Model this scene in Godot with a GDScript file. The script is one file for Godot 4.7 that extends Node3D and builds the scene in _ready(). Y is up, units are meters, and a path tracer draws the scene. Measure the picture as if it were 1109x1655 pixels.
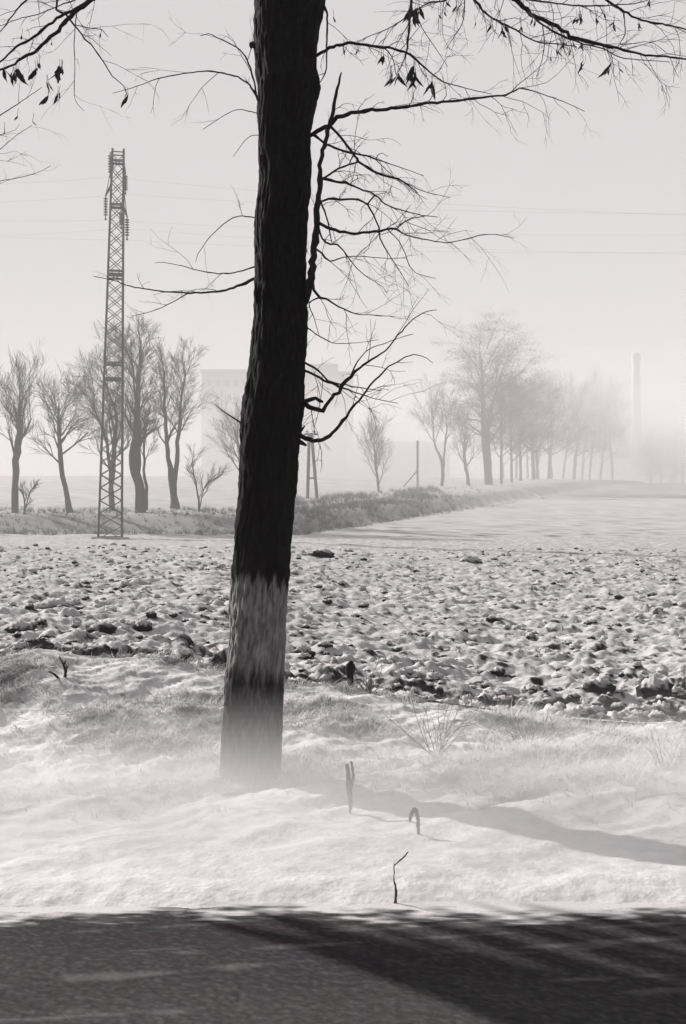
extends Node3D
# Winter roadside: a dark avenue tree on a snowy verge, a ploughed field under thin snow, a lattice pylon and misty trees.

const F := 1900.0            # focal length in pixels of the 1109 x 1655 photograph
const EYE := 1.65
const PITCH := 0.0171
const TREE_D := 7.6

var rng := RandomNumberGenerator.new()
var n1 := FastNoiseLite.new()
var n2 := FastNoiseLite.new()
var n3 := FastNoiseLite.new()
var nc := FastNoiseLite.new()
var nc2 := FastNoiseLite.new()
var M := {}
var taken := {}

# ------------------------------------------------------------------ mesh collector
class MB:
	var v := PackedVector3Array()
	var n := PackedVector3Array()
	var c := PackedColorArray()
	var ix := PackedInt32Array()
	func vert(p: Vector3, nn: Vector3, col: Color) -> int:
		v.append(p); n.append(nn); c.append(col)
		return v.size() - 1
	func tri(a: int, b: int, d: int) -> void:
		var fn := (v[d] - v[a]).cross(v[b] - v[a])
		if fn.dot(n[a] + n[b] + n[d]) >= 0.0:
			ix.append(a); ix.append(b); ix.append(d)
		else:
			ix.append(a); ix.append(d); ix.append(b)
	func flat(p0: Vector3, p1: Vector3, p2: Vector3, col: Color, toward := Vector3.ZERO) -> void:
		var nn := (p2 - p0).cross(p1 - p0).normalized()
		if toward != Vector3.ZERO and nn.dot(toward) < 0.0:
			nn = -nn
		var a := vert(p0, nn, col)
		var b := vert(p1, nn, col)
		var d := vert(p2, nn, col)
		tri(a, b, d)
	func quad(p0: Vector3, p1: Vector3, p2: Vector3, p3: Vector3, col: Color, toward: Vector3) -> void:
		flat(p0, p1, p2, col, toward)
		flat(p0, p2, p3, col, toward)
	func box(lo: Vector3, hi: Vector3, col := Color.WHITE) -> void:
		var p := []
		for k in 8:
			p.append(Vector3(hi.x if k & 1 else lo.x, hi.y if k & 2 else lo.y, hi.z if k & 4 else lo.z))
		quad(p[0], p[1], p[3], p[2], col, Vector3(0, 0, -1))
		quad(p[4], p[5], p[7], p[6], col, Vector3(0, 0, 1))
		quad(p[0], p[2], p[6], p[4], col, Vector3(-1, 0, 0))
		quad(p[1], p[3], p[7], p[5], col, Vector3(1, 0, 0))
		quad(p[0], p[1], p[5], p[4], col, Vector3(0, -1, 0))
		quad(p[2], p[3], p[7], p[6], col, Vector3(0, 1, 0))
	func tube(pts: Array, radii: Array, sides: int, col := Color.WHITE) -> void:
		var m := pts.size()
		var up := Vector3(0.31, 0.2, 0.93).normalized()
		var first := v.size()
		for k in m:
			var t: Vector3 = (pts[mini(k + 1, m - 1)] - pts[maxi(k - 1, 0)]).normalized()
			var s := t.cross(up).normalized()
			if s.length() < 0.1:
				s = t.cross(Vector3.RIGHT).normalized()
			var u := s.cross(t).normalized()
			up = u
			for j in sides:
				var a := TAU * j / sides
				var d := s * cos(a) + u * sin(a)
				vert(pts[k] + d * radii[k], d, col)
		for k in m - 1:
			for j in sides:
				var a := first + k * sides + j
				var b := first + k * sides + (j + 1) % sides
				tri(a, b, a + sides)
				tri(b, b + sides, a + sides)
		var e := vert(pts[m - 1] + (pts[m - 1] - pts[m - 2]).normalized() * radii[m - 1] * 0.6, (pts[m - 1] - pts[m - 2]).normalized(), col)
		for j in sides:
			tri(first + (m - 1) * sides + j, first + (m - 1) * sides + (j + 1) % sides, e)
	func mesh() -> ArrayMesh:
		var a := []
		a.resize(Mesh.ARRAY_MAX)
		a[Mesh.ARRAY_VERTEX] = v
		a[Mesh.ARRAY_NORMAL] = n
		a[Mesh.ARRAY_COLOR] = c
		a[Mesh.ARRAY_INDEX] = ix
		var am := ArrayMesh.new()
		am.add_surface_from_arrays(Mesh.PRIMITIVE_TRIANGLES, a)
		return am

# ------------------------------------------------------------------ small helpers
func grey(v: float) -> Color:
	return Color(v, v * 0.972, v * 0.985)

func mat(key: String, lin: float, rough := 0.9, vertex := false, spec := 0.3) -> StandardMaterial3D:
	var m := StandardMaterial3D.new()
	m.resource_name = key
	m.albedo_color = Color.WHITE if vertex else grey(lin).linear_to_srgb()
	m.vertex_color_use_as_albedo = vertex
	m.roughness = rough
	m.metallic_specular = spec
	M[key] = m
	return m

func grain(m: StandardMaterial3D, freq: float, depth_scale: float, size := 1.0) -> void:
	var nz := FastNoiseLite.new()
	nz.seed = 11
	nz.frequency = freq
	nz.fractal_octaves = 4
	var t := NoiseTexture2D.new()
	t.width = 512; t.height = 512; t.seamless = true
	t.as_normal_map = true
	t.bump_strength = depth_scale
	t.noise = nz
	m.normal_enabled = true
	m.normal_texture = t
	m.uv1_triplanar = true
	m.uv1_world_triplanar = true
	m.uv1_scale = Vector3.ONE * size

func numbered(called: String) -> String:
	if not taken.has(called):
		taken[called] = 0
		return called
	taken[called] += 1
	return "%s_%03d" % [called, taken[called]]

func tag(o: Node, label: String, category: String, group := "") -> Node:
	o.set_meta("label", label)
	o.set_meta("category", category)
	if group != "":
		o.set_meta("group", group)
	return o

func thing(called: String, label: String, category: String, at := Vector3.ZERO, group := "") -> Node3D:
	var o := Node3D.new()
	o.name = numbered(called)
	add_child(o)
	o.position = at
	tag(o, label, category, group)
	return o

func put(called: String, mesh: Mesh, m: Material, parent: Node = null) -> MeshInstance3D:
	var o := MeshInstance3D.new()
	o.name = numbered(called) if parent == null else called
	o.mesh = mesh
	o.material_override = m
	if parent == null:
		add_child(o)
	else:
		parent.add_child(o, true)
	return o

func structure(called: String, mesh: Mesh, m: Material) -> MeshInstance3D:
	var o := put(called, mesh, m)
	o.set_meta("kind", "structure")
	return o

func sst(a: float, b: float, x: float) -> float:
	return smoothstep(a, b, x)

# the point at depth d (metres ahead) that lies under a place in the photograph
func P(px: float, py: float, d: float) -> Vector3:
	var q := Vector3((px - 554.5) / F, -(py - 827.5) / F, -1.0).rotated(Vector3.RIGHT, PITCH)
	return Vector3(0, EYE, 0) + q * (d / -q.z)

func curve(pts: Array, step: float) -> Array:
	# Catmull-Rom through [Vector3, radius] entries
	var out := []
	var m := pts.size()
	for k in m - 1:
		var p0: Vector3 = pts[maxi(k - 1, 0)][0]
		var p1: Vector3 = pts[k][0]
		var p2: Vector3 = pts[k + 1][0]
		var p3: Vector3 = pts[mini(k + 2, m - 1)][0]
		var cnt := maxi(1, int(p1.distance_to(p2) / step))
		for j in cnt:
			var t := float(j) / cnt
			out.append([p1.cubic_interpolate(p2, p0, p3, t), lerpf(pts[k][1], pts[k + 1][1], t)])
	out.append(pts[m - 1])
	return out

# ------------------------------------------------------------------ the lie of the land
func bank_line(x: float) -> float:
	return 67.0 if x < -2.0 else 67.0 + (x + 2.0) * 2.55

func crest(x: float) -> float:
	return 0.70 * sst(2.6, -3.0, x) - 0.10

func ground(x: float, d: float) -> float:
	if d < 10.4:
		var e := -0.05 + 0.09 * sst(4.95, 5.5, d)
		return e + crest(x) * pow(sst(7.2, 10.6, d), 1.0) + 0.05 * sin(x * 0.9 + 0.6) * sst(6.0, 8.0, d)
	if d < 11.3:
		var top := 0.04 + crest(x) + 0.05 * sin(x * 0.9 + 0.6)
		return lerpf(top, field(x, 11.3), sst(10.4, 11.3, d))
	if d < 62.0:
		return field(x, d)
	var b := bank_line(x)
	var far := 1.32 + (minf(d, b) - 62.0) * 0.066
	var y := far
	if d > b:
		y += 0.75 * sst(b, b + 4.0, d) + 0.075 * (d - b)
	var top_y := 13.5
	if y > 8.0:
		y = 8.0 + (top_y - 8.0) * (1.0 - exp(-(y - 8.0) / (top_y - 8.0)))
	return y

func field(x: float, d: float) -> float:
	var t := (d - 11.3) / 50.7
	var start := crest(x) * 0.75 - 0.06
	return lerpf(start, 1.32, t) + 0.05 * n2.get_noise_2d(x * 6.0, d * 6.0)

func ground_hit(px: float, py: float) -> Vector3:
	var d := 3.0
	while d < 300.0:
		var p := P(px, py, d)
		if p.y <= ground(p.x, d):
			return Vector3(p.x, ground(p.x, d), -d)
		d += 0.02 * maxf(1.0, d / 10.0)
	return P(px, py, 300.0)

func sheet(rows: PackedFloat32Array, cols: int, half: Callable, height: Callable, tint: Callable) -> ArrayMesh:
	var nr := rows.size()
	var hs := PackedFloat32Array()
	hs.resize(nr * cols)
	var v := PackedVector3Array()
	v.resize(nr * cols)
	var nn := PackedVector3Array()
	nn.resize(nr * cols)
	var cc := PackedColorArray()
	cc.resize(nr * cols)
	for r in nr:
		var d := rows[r]
		var w: float = half.call(d)
		for k in cols:
			var x := lerpf(-w, w, float(k) / (cols - 1))
			v[r * cols + k] = Vector3(x, height.call(x, d), -d)
	for r in nr:
		for k in cols:
			var l := v[r * cols + maxi(k - 1, 0)]
			var q := v[r * cols + mini(k + 1, cols - 1)]
			var b := v[maxi(r - 1, 0) * cols + k]
			var f := v[mini(r + 1, nr - 1) * cols + k]
			var no := (q - l).cross(f - b).normalized()
			if no.y < 0.0:
				no = -no
			nn[r * cols + k] = no
			var p := v[r * cols + k]
			cc[r * cols + k] = tint.call(p.x, -p.z, no, p.y)
	var ix := PackedInt32Array()
	ix.resize((nr - 1) * (cols - 1) * 6)
	var at := 0
	for r in nr - 1:
		for k in cols - 1:
			var a := r * cols + k
			ix[at] = a; ix[at + 1] = a + cols; ix[at + 2] = a + 1
			ix[at + 3] = a + 1; ix[at + 4] = a + cols; ix[at + 5] = a + cols + 1
			at += 6
	var arr := []
	arr.resize(Mesh.ARRAY_MAX)
	arr[Mesh.ARRAY_VERTEX] = v
	arr[Mesh.ARRAY_NORMAL] = nn
	arr[Mesh.ARRAY_COLOR] = cc
	arr[Mesh.ARRAY_INDEX] = ix
	var am := ArrayMesh.new()
	am.add_surface_from_arrays(Mesh.PRIMITIVE_TRIANGLES, arr)
	return am

# ------------------------------------------------------------------ field
func lumps(x: float, d: float) -> float:
	# broken turned earth under snow: rounded clods of several sizes, uneven from place to place
	var wx := x + 0.16 * n1.get_noise_2d(x * 9.0, d * 9.0)
	var wd := d + 0.16 * n1.get_noise_2d(x * 9.0 + 50.0, d * 9.0)
	var a := nc.get_noise_2d(wx * 0.75, wd) + 1.0
	var b := nc2.get_noise_2d(wx * 0.8, wd) + 1.0
	a = clampf(1.0 - 1.5 * a * a, 0.0, 1.0)
	b = clampf(1.0 - 1.5 * b * b, 0.0, 1.0)
	var big := n2.get_noise_2d(x * 22.0 + 7.0, d * 26.0)
	var soft := n1.get_noise_2d(x * 26.0, d * 30.0)
	var rough := clampf(0.55 + 1.4 * n2.get_noise_2d(x * 7.0 + 80.0, d * 9.0), 0.15, 1.3)
	return 0.022 * n1.get_noise_2d(x * 5.0 + d, d * 34.0) + 0.62 * rough * (a * 0.062 * (0.9 + big) + b * 0.03) + 0.06 * big + 0.055 * soft + 0.014 * n3.get_noise_2d(x * 70.0, d * 70.0)

func field_h(x: float, d: float) -> float:
	var k := sst(10.7, 11.5, d) * (1.0 - 0.8 * sst(30.0, 62.0, d + 8.0 * n2.get_noise_2d(x * 3.0, d * 3.0)))
	var edge := 1.0 + 0.5 * sst(14.5, 11.5, d)
	# the last furrow stands as a broken step above the verge
	var lip := 11.75 + 0.45 * n2.get_noise_2d(x * 9.0, 3.0) + 0.15 * n1.get_noise_2d(x * 24.0, d * 10.0)
	var step := -0.13 * sst(lip + 0.05, lip - 0.05, d)
	return ground(x, d) + k * (edge * lumps(x, d) + step) - (0.05 if d < 10.55 else 0.0)

func field_c(x: float, d: float, no: Vector3, _y: float) -> Color:
	var fine := n3.get_noise_2d(x * 60.0, d * 60.0)
	var mid := n1.get_noise_2d(x * 14.0 + 9.0, d * 14.0)
	var coarse := n2.get_noise_2d(x * 4.0, d * 7.0)
	var s := no.y + 0.16 * fine + 0.22 * mid + 0.22 * coarse - 0.5 * sst(0.20, 0.42, n1.get_noise_2d(x * 20.0 + 31.0, d * 26.0) + 0.35 * coarse)
	var thr := 0.53 + 0.30 * sst(13.0, 11.6, d) - 0.2 * sst(40.0, 58.0, d)
	var snow := sst(thr - 0.05, thr + 0.05, s)
	var dust := 0.285 + 0.10 * fine + 0.10 * mid
	return grey(lerpf(0.03 + 0.012 * fine, clampf(dust, 0.15, 0.6), snow))

# ------------------------------------------------------------------ verge
func verge_h(x: float, d: float) -> float:
	var u := x * 0.80 + d * 0.6
	var w := -x * 0.6 + d * 0.80
	var st := n1.get_noise_2d(u * 3.0, w * 12.0)
	var k := sst(5.3, 7.0, d)
	var bump := n2.get_noise_2d(x * 14.0, d * 18.0)
	var y := ground(x, d) + k * (0.05 * st + (0.03 + 0.035 * sst(7.0, 8.5, d)) * bump + 0.035 * n3.get_noise_2d(u * 9.0, w * 26.0)) + 0.02 * n3.get_noise_2d(x * 16.0, d * 16.0) + (0.3 + 0.7 * sst(6.5, 7.5, d)) * (0.016 * n3.get_noise_2d(x * 75.0, d * 75.0) + 0.01 * n1.get_noise_2d(x * 150.0, d * 150.0))
	y += 0.035 * n1.get_noise_2d(x * 5.0, d * 5.0) * sst(5.6, 5.0, d)
	y -= 0.3 * sst(10.3, 10.9, d)
	return y

func verge_c(x: float, d: float, no: Vector3, _y: float) -> Color:
	var u := x * 0.80 + d * 0.6
	var w := -x * 0.6 + d * 0.80
	var st := n1.get_noise_2d(u * 4.0 + 3.0, w * 18.0)
	var patch := n2.get_noise_2d(x * 9.0 + 40.0, d * 12.0)
	var fine := n3.get_noise_2d(x * 70.0, d * 70.0)
	var bare := 0.28 * st + 0.42 * patch + 0.22 * fine - 0.9 * (no.y - 0.93)
	bare -= 0.35 * sst(7.0, 5.4, d)
	var clean_lift := sst(7.35, 6.75, d + 1.5 * patch + 0.9 * st + 0.5 * fine)  # clean snow toward the road, its tone also raised to offset mist darkening
	bare += 0.5 * sst(0.22, 0.5, n1.get_noise_2d(u * 9.0 + 70.0, w * 34.0) + 0.4 * patch) * sst(6.2, 7.2, d)
	var g := sst(0.12, 0.26, bare)
	var v := lerpf(lerpf(0.36, 0.49, clean_lift) + 0.10 * fine + 0.10 * st, 0.12 + 0.05 * fine, g)
	return grey(clampf(v, 0.07, 0.85))

# ------------------------------------------------------------------ road
func road_c(x: float, d: float, _no: Vector3, _y: float) -> Color:
	var fine := n3.get_noise_2d(x * 210.0, d * 210.0)
	var grit := n3.get_noise_2d(x * 300.0 + 20.0, d * 300.0)
	var pat := n2.get_noise_2d(x * 6.0, d * 14.0)
	var v := 0.024 + 0.010 * fine + 0.010 * pat + 0.03 * maxf(grit, 0.0)
	# thin frozen slush left in streaks along the wheel tracks
	var u := x * 0.985 + d * 0.17
	var w := d * 0.985 - x * 0.17
	var streak := n1.get_noise_2d(u * 2.2 + 12.0, w * 62.0) + 0.35 * n3.get_noise_2d(x * 24.0, d * 40.0)
	var lot := sst(0.2, 1.2, x) * 0.16 + 0.1 * sst(4.7, 5.1, d)
	v += 0.03 * sst(0.38, 0.62, streak + lot)
	# snow tone painted in grains over the carriageway edge, for the mist's soft rim
	var painted_haze := n3.get_noise_2d(x * 60.0 + 5.0, d * 190.0) * 0.4 + n1.get_noise_2d(x * 22.0, d * 60.0) * 0.6 + n1.get_noise_2d(x * 5.0, d * 9.0) * 0.5
	v = lerpf(v, 0.42, sst(-0.25, 0.5, painted_haze + (d - 5.08) * 4.0))
	return grey(clampf(v, 0.02, 0.6))

# ------------------------------------------------------------------ trees beyond the field
func limb(mb: MB, mt: MB, at: Vector3, dir: Vector3, length: float, rad: float, level: int, o: Dictionary) -> void:
	var segs: int = 4 if level <= 1 else 3
	var pts := [at]
	var rr := [rad]
	var p := at
	var dd := dir
	for k in segs:
		dd = (dd + Vector3(rng.randfn(), rng.randfn() * 0.7, rng.randfn()) * o.wander + Vector3(0, o.lift, 0)).normalized()
		p += dd * length / segs
		pts.append(p)
		rr.append(rad * lerpf(1.0, 0.42, float(k + 1) / segs))
	var sides := 6 if level == 1 else 4 if level == 2 else 3
	(mb if level <= 2 else mt).tube(pts, rr, sides, grey(0.05 + 0.012 * rng.randf()))
	if level >= o.levels:
		if o.has("clump"):
			for q in 40:
				var c: Vector3 = p + Vector3(rng.randfn() * 0.36, rng.randfn() * 0.10, rng.randfn() * 0.36) * o.clump
				var a: Vector3 = Vector3(rng.randfn(), rng.randfn() * 0.4, rng.randfn()).normalized() * 0.075 * o.clump
				var b: Vector3 = Vector3(rng.randfn(), rng.randfn() * 0.4, rng.randfn()).normalized() * 0.075 * o.clump
				mt.flat(c, c + a, c + b, grey(0.05))
		return
	var kids: int = o.kids[level - 1]
	for k in kids:
		var t := lerpf(0.28, 1.0, (k + rng.randf()) / kids)
		var seg := mini(int(t * segs), segs - 1)
		var q: Vector3 = pts[seg].lerp(pts[seg + 1], t * segs - seg)
		var along: Vector3 = (pts[seg + 1] - pts[seg]).normalized()
		var side := along.cross(Vector3(rng.randfn(), rng.randfn(), rng.randfn()).normalized()).normalized()
		var ang: float = o.spread * rng.randf_range(0.6, 1.3)
		var nd := (along * cos(ang) + side * sin(ang)).normalized()
		limb(mb, mt, q, nd, length * rng.randf_range(0.5, 0.75), maxf(rr[seg] * 0.5, o.twig), level + 1, o)

func bare_tree(called: String, label: String, stems: Array, o: Dictionary, group: String) -> Node3D:
	# stems: arrays of [px, py, width px] in order from the ground up, seen at depth o.d
	rng.seed = o.seed
	var base := P(stems[0][0][0], stems[0][0][1], o.d)
	base.y = ground(base.x, o.d) - 0.03
	var t := thing(called, label, "tree", base, group)
	var mb := MB.new()
	var mt := MB.new()
	var scale_m: float = o.d / F
	for s in stems:
		var pts := []
		for k in s.size():
			var q := P(s[k][0], s[k][1], o.d + (0.0 if k == 0 else rng.randf_range(-0.25, 0.25)))
			if k == 0:
				q.y = minf(q.y, ground(q.x, o.d)) - 0.05
			pts.append([q - base, s[k][2] * 0.5 * scale_m])
		var cv := curve(pts, 0.5)
		var pp := []
		var rr := []
		for e in cv:
			pp.append(e[0] + Vector3(rng.randfn(), 0, rng.randfn()) * 0.025)
			rr.append(e[1] * rng.randf_range(0.92, 1.1))
		mb.tube(pp, rr, 8, grey(0.05))
		# limbs from the upper part of the stem
		var total := 0.0
		for k in pp.size() - 1:
			total += pp[k].distance_to(pp[k + 1])
		var nl: int = o.limbs
		for k in nl:
			var tt: float = lerpf(o.from, 1.0, (k + rng.randf() * 0.8) / nl)
			var run := 0.0
			for j in pp.size() - 1:
				var sl: float = pp[j].distance_to(pp[j + 1])
				if run + sl >= tt * total or j == pp.size() - 2:
					var along: Vector3 = (pp[j + 1] - pp[j]).normalized()
					var az := TAU * (k * 0.382 + rng.randf() * 0.15)
					var out := Vector3(cos(az), 0, sin(az))
					var ang: float = o.angle * rng.randf_range(0.7, 1.25) * lerpf(1.0, 0.45, tt)
					var dir := (along * cos(ang) + out * sin(ang)).normalized()
					var len: float = o.reach * lerpf(1.0, 0.8, tt) * rng.randf_range(0.75, 1.2)
					limb(mb, mt, pp[j].lerp(pp[j + 1], rng.randf()), dir, len, maxf(rr[j] * 0.42, 0.03), 1, o)
					break
				run += sl
	put("trunk", mb.mesh(), M.far_bark, t)
	put("crown", mt.mesh(), M.far_bark, t)
	return t

# ------------------------------------------------------------------ the near tree
func near_branch(tree: Node3D, spec: Array, twigs := 0, part := "branch", m: Material = null) -> void:
	# spec: [px, py, width px, depth] entries
	var pts := []
	for e in spec:
		pts.append([P(e[0], e[1], e[3]) - tree.position, e[2] * 0.5 * e[3] / F])
	var cv := curve(pts, 0.03)
	var pp := []
	var rr := []
	for k in cv.size():
		var j: float = clampf(cv[k][1] * 0.35, 0.0006, 0.004)
		pp.append(cv[k][0] + Vector3(rng.randfn(), rng.randfn(), rng.randfn()) * j)
		rr.append(cv[k][1] * rng.randf_range(0.9, 1.12) * (1.25 if rng.randf() < 0.08 else 1.0))
	var mb := MB.new()
	mb.tube(pp, rr, 7 if spec[0][2] > 3.0 else 5, grey(0.028))
	var o := put(part, mb.mesh(), m if m else M.bark, tree)
	if twigs > 0:
		for k in twigs:
			var tw := MB.new()
			var at := int(lerpf(0.18, 0.99, (k + rng.randf()) / twigs) * (pp.size() - 1))
			at = clampi(at, 1, pp.size() - 2)
			var along: Vector3 = (pp[at + 1] - pp[at - 1]).normalized()
			var side := along.cross(Vector3(rng.randfn(), rng.randfn(), rng.randfn()).normalized()).normalized()
			var dir := (along * 0.8 + side * rng.randf_range(0.5, 1.1)).normalized()
			twig(tw, pp[at], dir, rng.randf_range(0.08, 0.42), minf(rr[at] * 0.55, 0.0026), 2)
			put("twig", tw.mesh(), M.bark, o)

func twig(mb: MB, at: Vector3, dir: Vector3, length: float, rad: float, level: int) -> void:
	var segs := 5
	var pts := [at]
	var rr := [rad]
	var p := at
	var d := dir
	for k in segs:
		d = (d + Vector3(rng.randfn(), rng.randfn() - 0.25, rng.randfn()) * 0.17).normalized()
		p += d * length / segs
		pts.append(p)
		rr.append(rad * lerpf(1.0, 0.4, float(k + 1) / segs))
	mb.tube(pts, rr, 4, grey(0.03))
	if level > 0 and length > 0.1:
		for k in 2:
			var s := rng.randi_range(1, segs - 1)
			var side := d.cross(Vector3(rng.randfn(), rng.randfn(), rng.randfn()).normalized()).normalized()
			twig(mb, pts[s], (d * 0.9 + side * 0.7).normalized(), length * rng.randf_range(0.3, 0.6), rad * 0.6, level - 1)

func dry_leaf(tree: Node3D, px: float, py: float, d: float, length_px: float, lean: float, fat: float) -> void:
	# a curled, withered leaf hanging from its stalk
	var mb := MB.new()
	var L := length_px * d / F
	var top := P(px, py, d) - tree.position
	var roll := rng.randf_range(0, TAU)
	var ax := Vector3(cos(roll), 0, sin(roll))
	var segs := 9
	var prev := []
	var hang := Vector3(lean, -1.0, rng.randf_range(-0.2, 0.2)).normalized()
	var bend := rng.randf_range(-1.0, 1.0)
	for k in segs + 1:
		var t := float(k) / segs
		var w := L * fat * 0.8 * sin(PI * clampf(t * 0.94 + 0.06, 0.0, 1.0)) * (1.0 + 0.25 * rng.randfn() * 0.5) + 0.0008
		var c := top + hang * L * t + Vector3(bend * L * t * t * 0.6, 0, 0)
		var curl := ax.rotated(hang, t * 1.8 + rng.randfn() * 0.15)
		var fold := hang.cross(curl).normalized() * w * 0.5
		var ring := [c - curl * w + fold, c, c + curl * w + fold]
		if k > 0:
			for j in 2:
				mb.quad(prev[j], prev[j + 1], ring[j + 1], ring[j], grey(0.03), hang.cross(curl))
		prev = ring
	mb.tube([top + Vector3(rng.randf_range(-0.01, 0.01), 0.045, 0), top], [0.0012, 0.0012], 4, grey(0.03))
	put("dry_leaf", mb.mesh(), M.leaf, tree)

func build_near_tree() -> void:
	rng.seed = 501
	var base := P(405, 1272, TREE_D)
	base.y = 0.0
	var tree := thing("roadside_tree", "big dark avenue tree with a whitewashed lower trunk, standing on the snowy verge", "tree", base)
	# outline of the trunk: y, left, right
	var ol := [[1285, 354, 454], [1250, 357, 453], [1170, 360, 456], [1100, 363.5, 458], [1030, 370, 461], [930, 375, 465], [810, 385, 475], [740, 388, 481], [690, 390, 486], [650, 394, 491], [590, 404, 494], [525, 410, 497], [450, 412.5, 494], [400, 413, 495], [345, 413, 498], [300, 418, 501], [220, 419, 501], [172, 418, 509], [140, 417, 515], [100, 414, 510], [50, 411, 516], [0, 411, 527], [-90, 409, 536], [-200, 414, 534], [-330, 424, 532], [-470, 438, 526]]
	var pts := []
	for e in ol:
		var c := P((e[1] + e[2]) * 0.5, e[0], TREE_D) - base
		pts.append([c, (e[2] - e[1]) * 0.5 * TREE_D / F])
	var cv := curve(pts, 0.012)
	var sides := 120
	var mb := MB.new()
	var bn := FastNoiseLite.new()
	bn.seed = 77
	bn.frequency = 1.0
	bn.fractal_octaves = 3
	for k in cv.size():
		var c: Vector3 = cv[k][0]
		var r: float = cv[k][1]
		for j in sides:
			var a := TAU * j / sides
			var ca := cos(a)
			var sa := sin(a)
			var wob := bn.get_noise_3d(ca * 1.2, c.y * 1.6, sa * 1.2) * 0.018
			var ridge := 1.0 - absf(bn.get_noise_3d(ca * 9.0, c.y * 2.6, sa * 9.0)) * 3.0
			var fine := bn.get_noise_3d(ca * 18.0, c.y * 9.0, sa * 18.0)
			var rr := r + wob + 0.011 * clampf(ridge, -1.0, 1.0) + 0.005 * fine - 0.005
			var p := c + Vector3(ca, 0, sa) * rr
			# limewash: brushed on between knee and chest height, worn thin and splashed with mud below
			var hgt := c.y + 0.12 * bn.get_noise_3d(ca * 3.0, 5.0, sa * 3.0) + 0.035 * bn.get_noise_3d(ca * 11.0, c.y * 8.0, sa * 11.0)
			var lime := sst(0.64, 0.84, hgt) * (1.0 - sst(1.29, 1.36, hgt))
			var worn := bn.get_noise_3d(ca * 9.0, c.y * 5.0, sa * 9.0) * 0.5 + fine * 0.5 + 0.25 * clampf(ridge, -1.0, 1.0)
			lime *= clampf(0.62 + 0.8 * worn, 0.12, 1.0)
			var old := 0.25 * sst(0.1, 0.5, worn) * sst(1.4, 1.0, c.y)
			var v := lerpf(0.014 + 0.006 * fine, 0.17 + 0.05 * fine, maxf(lime, old))
			mb.vert(p, Vector3(ca, 0, sa), grey(clampf(v, 0.012, 0.6)))
	var nr := cv.size()
	for k in nr - 1:
		for j in sides:
			var a := k * sides + j
			var b := k * sides + (j + 1) % sides
			mb.tri(a, b, a + sides)
			mb.tri(b, b + sides, a + sides)
	# normals from the relief
	var nn := PackedVector3Array()
	nn.resize(mb.v.size())
	for k in nr:
		for j in sides:
			var e1 := mb.v[mini(k + 1, nr - 1) * sides + j] - mb.v[maxi(k - 1, 0) * sides + j]
			var e2 := mb.v[k * sides + (j + 1) % sides] - mb.v[k * sides + (j + sides - 1) % sides]
			var q := e1.cross(e2).normalized()
			if q.dot(mb.n[k * sides + j]) < 0.0:
				q = -q
			nn[k * sides + j] = q
	mb.n = nn
	put("trunk", mb.mesh(), M.bark, tree)
	# upper fork above the picture
	var D := TREE_D
	near_branch(tree, [[478, -440, 84, D], [440, -600, 70, D], [400, -800, 52, D + 0.2], [350, -1050, 34, D + 0.3], [330, -1300, 14, D + 0.3]], 18, "limb")
	near_branch(tree, [[486, -440, 84, D], [540, -600, 66, D], [590, -800, 48, D - 0.2], [640, -1050, 30, D - 0.3], [650, -1250, 12, D - 0.3]], 18, "limb")
	# knob and stubs
	near_branch(tree, [[414, 74, 9, D], [408, 71, 10, D], [404, 69, 7, D]], 0, "stub")
	near_branch(tree, [[493, 647, 7, D], [507, 643, 5, D], [512, 644, 5, D], [521, 650, 4, D - 0.05]], 0, "stub")
	near_branch(tree, [[480, 712, 8, D], [488, 716, 6, D], [495, 720, 4, D]], 0, "stub")
	near_branch(tree, [[480, 702, 7, D], [488, 695, 5, D], [493, 688, 2, D]], 0, "stub")
	# the long shoot that climbs beside the trunk
	near_branch(tree, [[490, 500, 10, D], [497, 478, 13, D - 0.05], [505, 430, 12, D - 0.12], [513, 350, 10, D - 0.15], [517, 300, 8.5, D - 0.15], [518, 260, 7, D - 0.15], [525, 235, 7, D - 0.15], [531, 205, 7, D - 0.15], [539, 178, 6, D - 0.15], [543, 154, 5, D - 0.12], [549, 127, 3.5, D - 0.1], [552, 117, 2, D - 0.1]], 4)
	near_branch(tree, [[500, 220, 8, D], [512, 211, 7, D - 0.04], [531, 202, 7, D - 0.1], [553, 187, 7, D - 0.15], [575, 182, 6, D - 0.2], [600, 179, 5.5, D - 0.25], [650, 173, 5, D - 0.3], [700, 166, 4.5, D - 0.4], [780, 158, 3.6, D - 0.5], [818, 153, 3, D - 0.5], [840, 143, 2.2, D - 0.5], [870, 150, 1.6, D - 0.5], [910, 164, 1.2, D - 0.5], [945, 180, 0.9, D - 0.5]], 16)
	near_branch(tree, [[500, 214, 4, D], [515, 224, 4, D - 0.05], [526, 232, 3.5, D - 0.05], [551, 243, 3, D], [573, 248, 3, D], [594, 252, 3, D], [607, 257, 2.5, D], [640, 268, 1.3, D], [685, 284, 0.9, D]], 7)
	near_branch(tree, [[607, 257, 2, D], [612, 250, 1.5, D], [618, 247, 1.2, D], [627, 253, 1, D]], 0)
	near_branch(tree, [[607, 257, 1.6, D], [630, 280, 1.2, D], [662, 305, 1, D], [690, 322, 0.8, D]], 3)
	near_branch(tree, [[531, 203, 5, D - 0.12], [544, 214, 4.5, D - 0.2], [560, 234, 4.2, D - 0.25], [580, 261, 4.2, D - 0.3], [589, 268, 4, D - 0.3], [618, 283, 3.6, D - 0.3], [643, 289, 3, D - 0.3], [659, 299, 2.3, D - 0.3], [676, 312, 1.3, D - 0.3]], 9)
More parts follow.
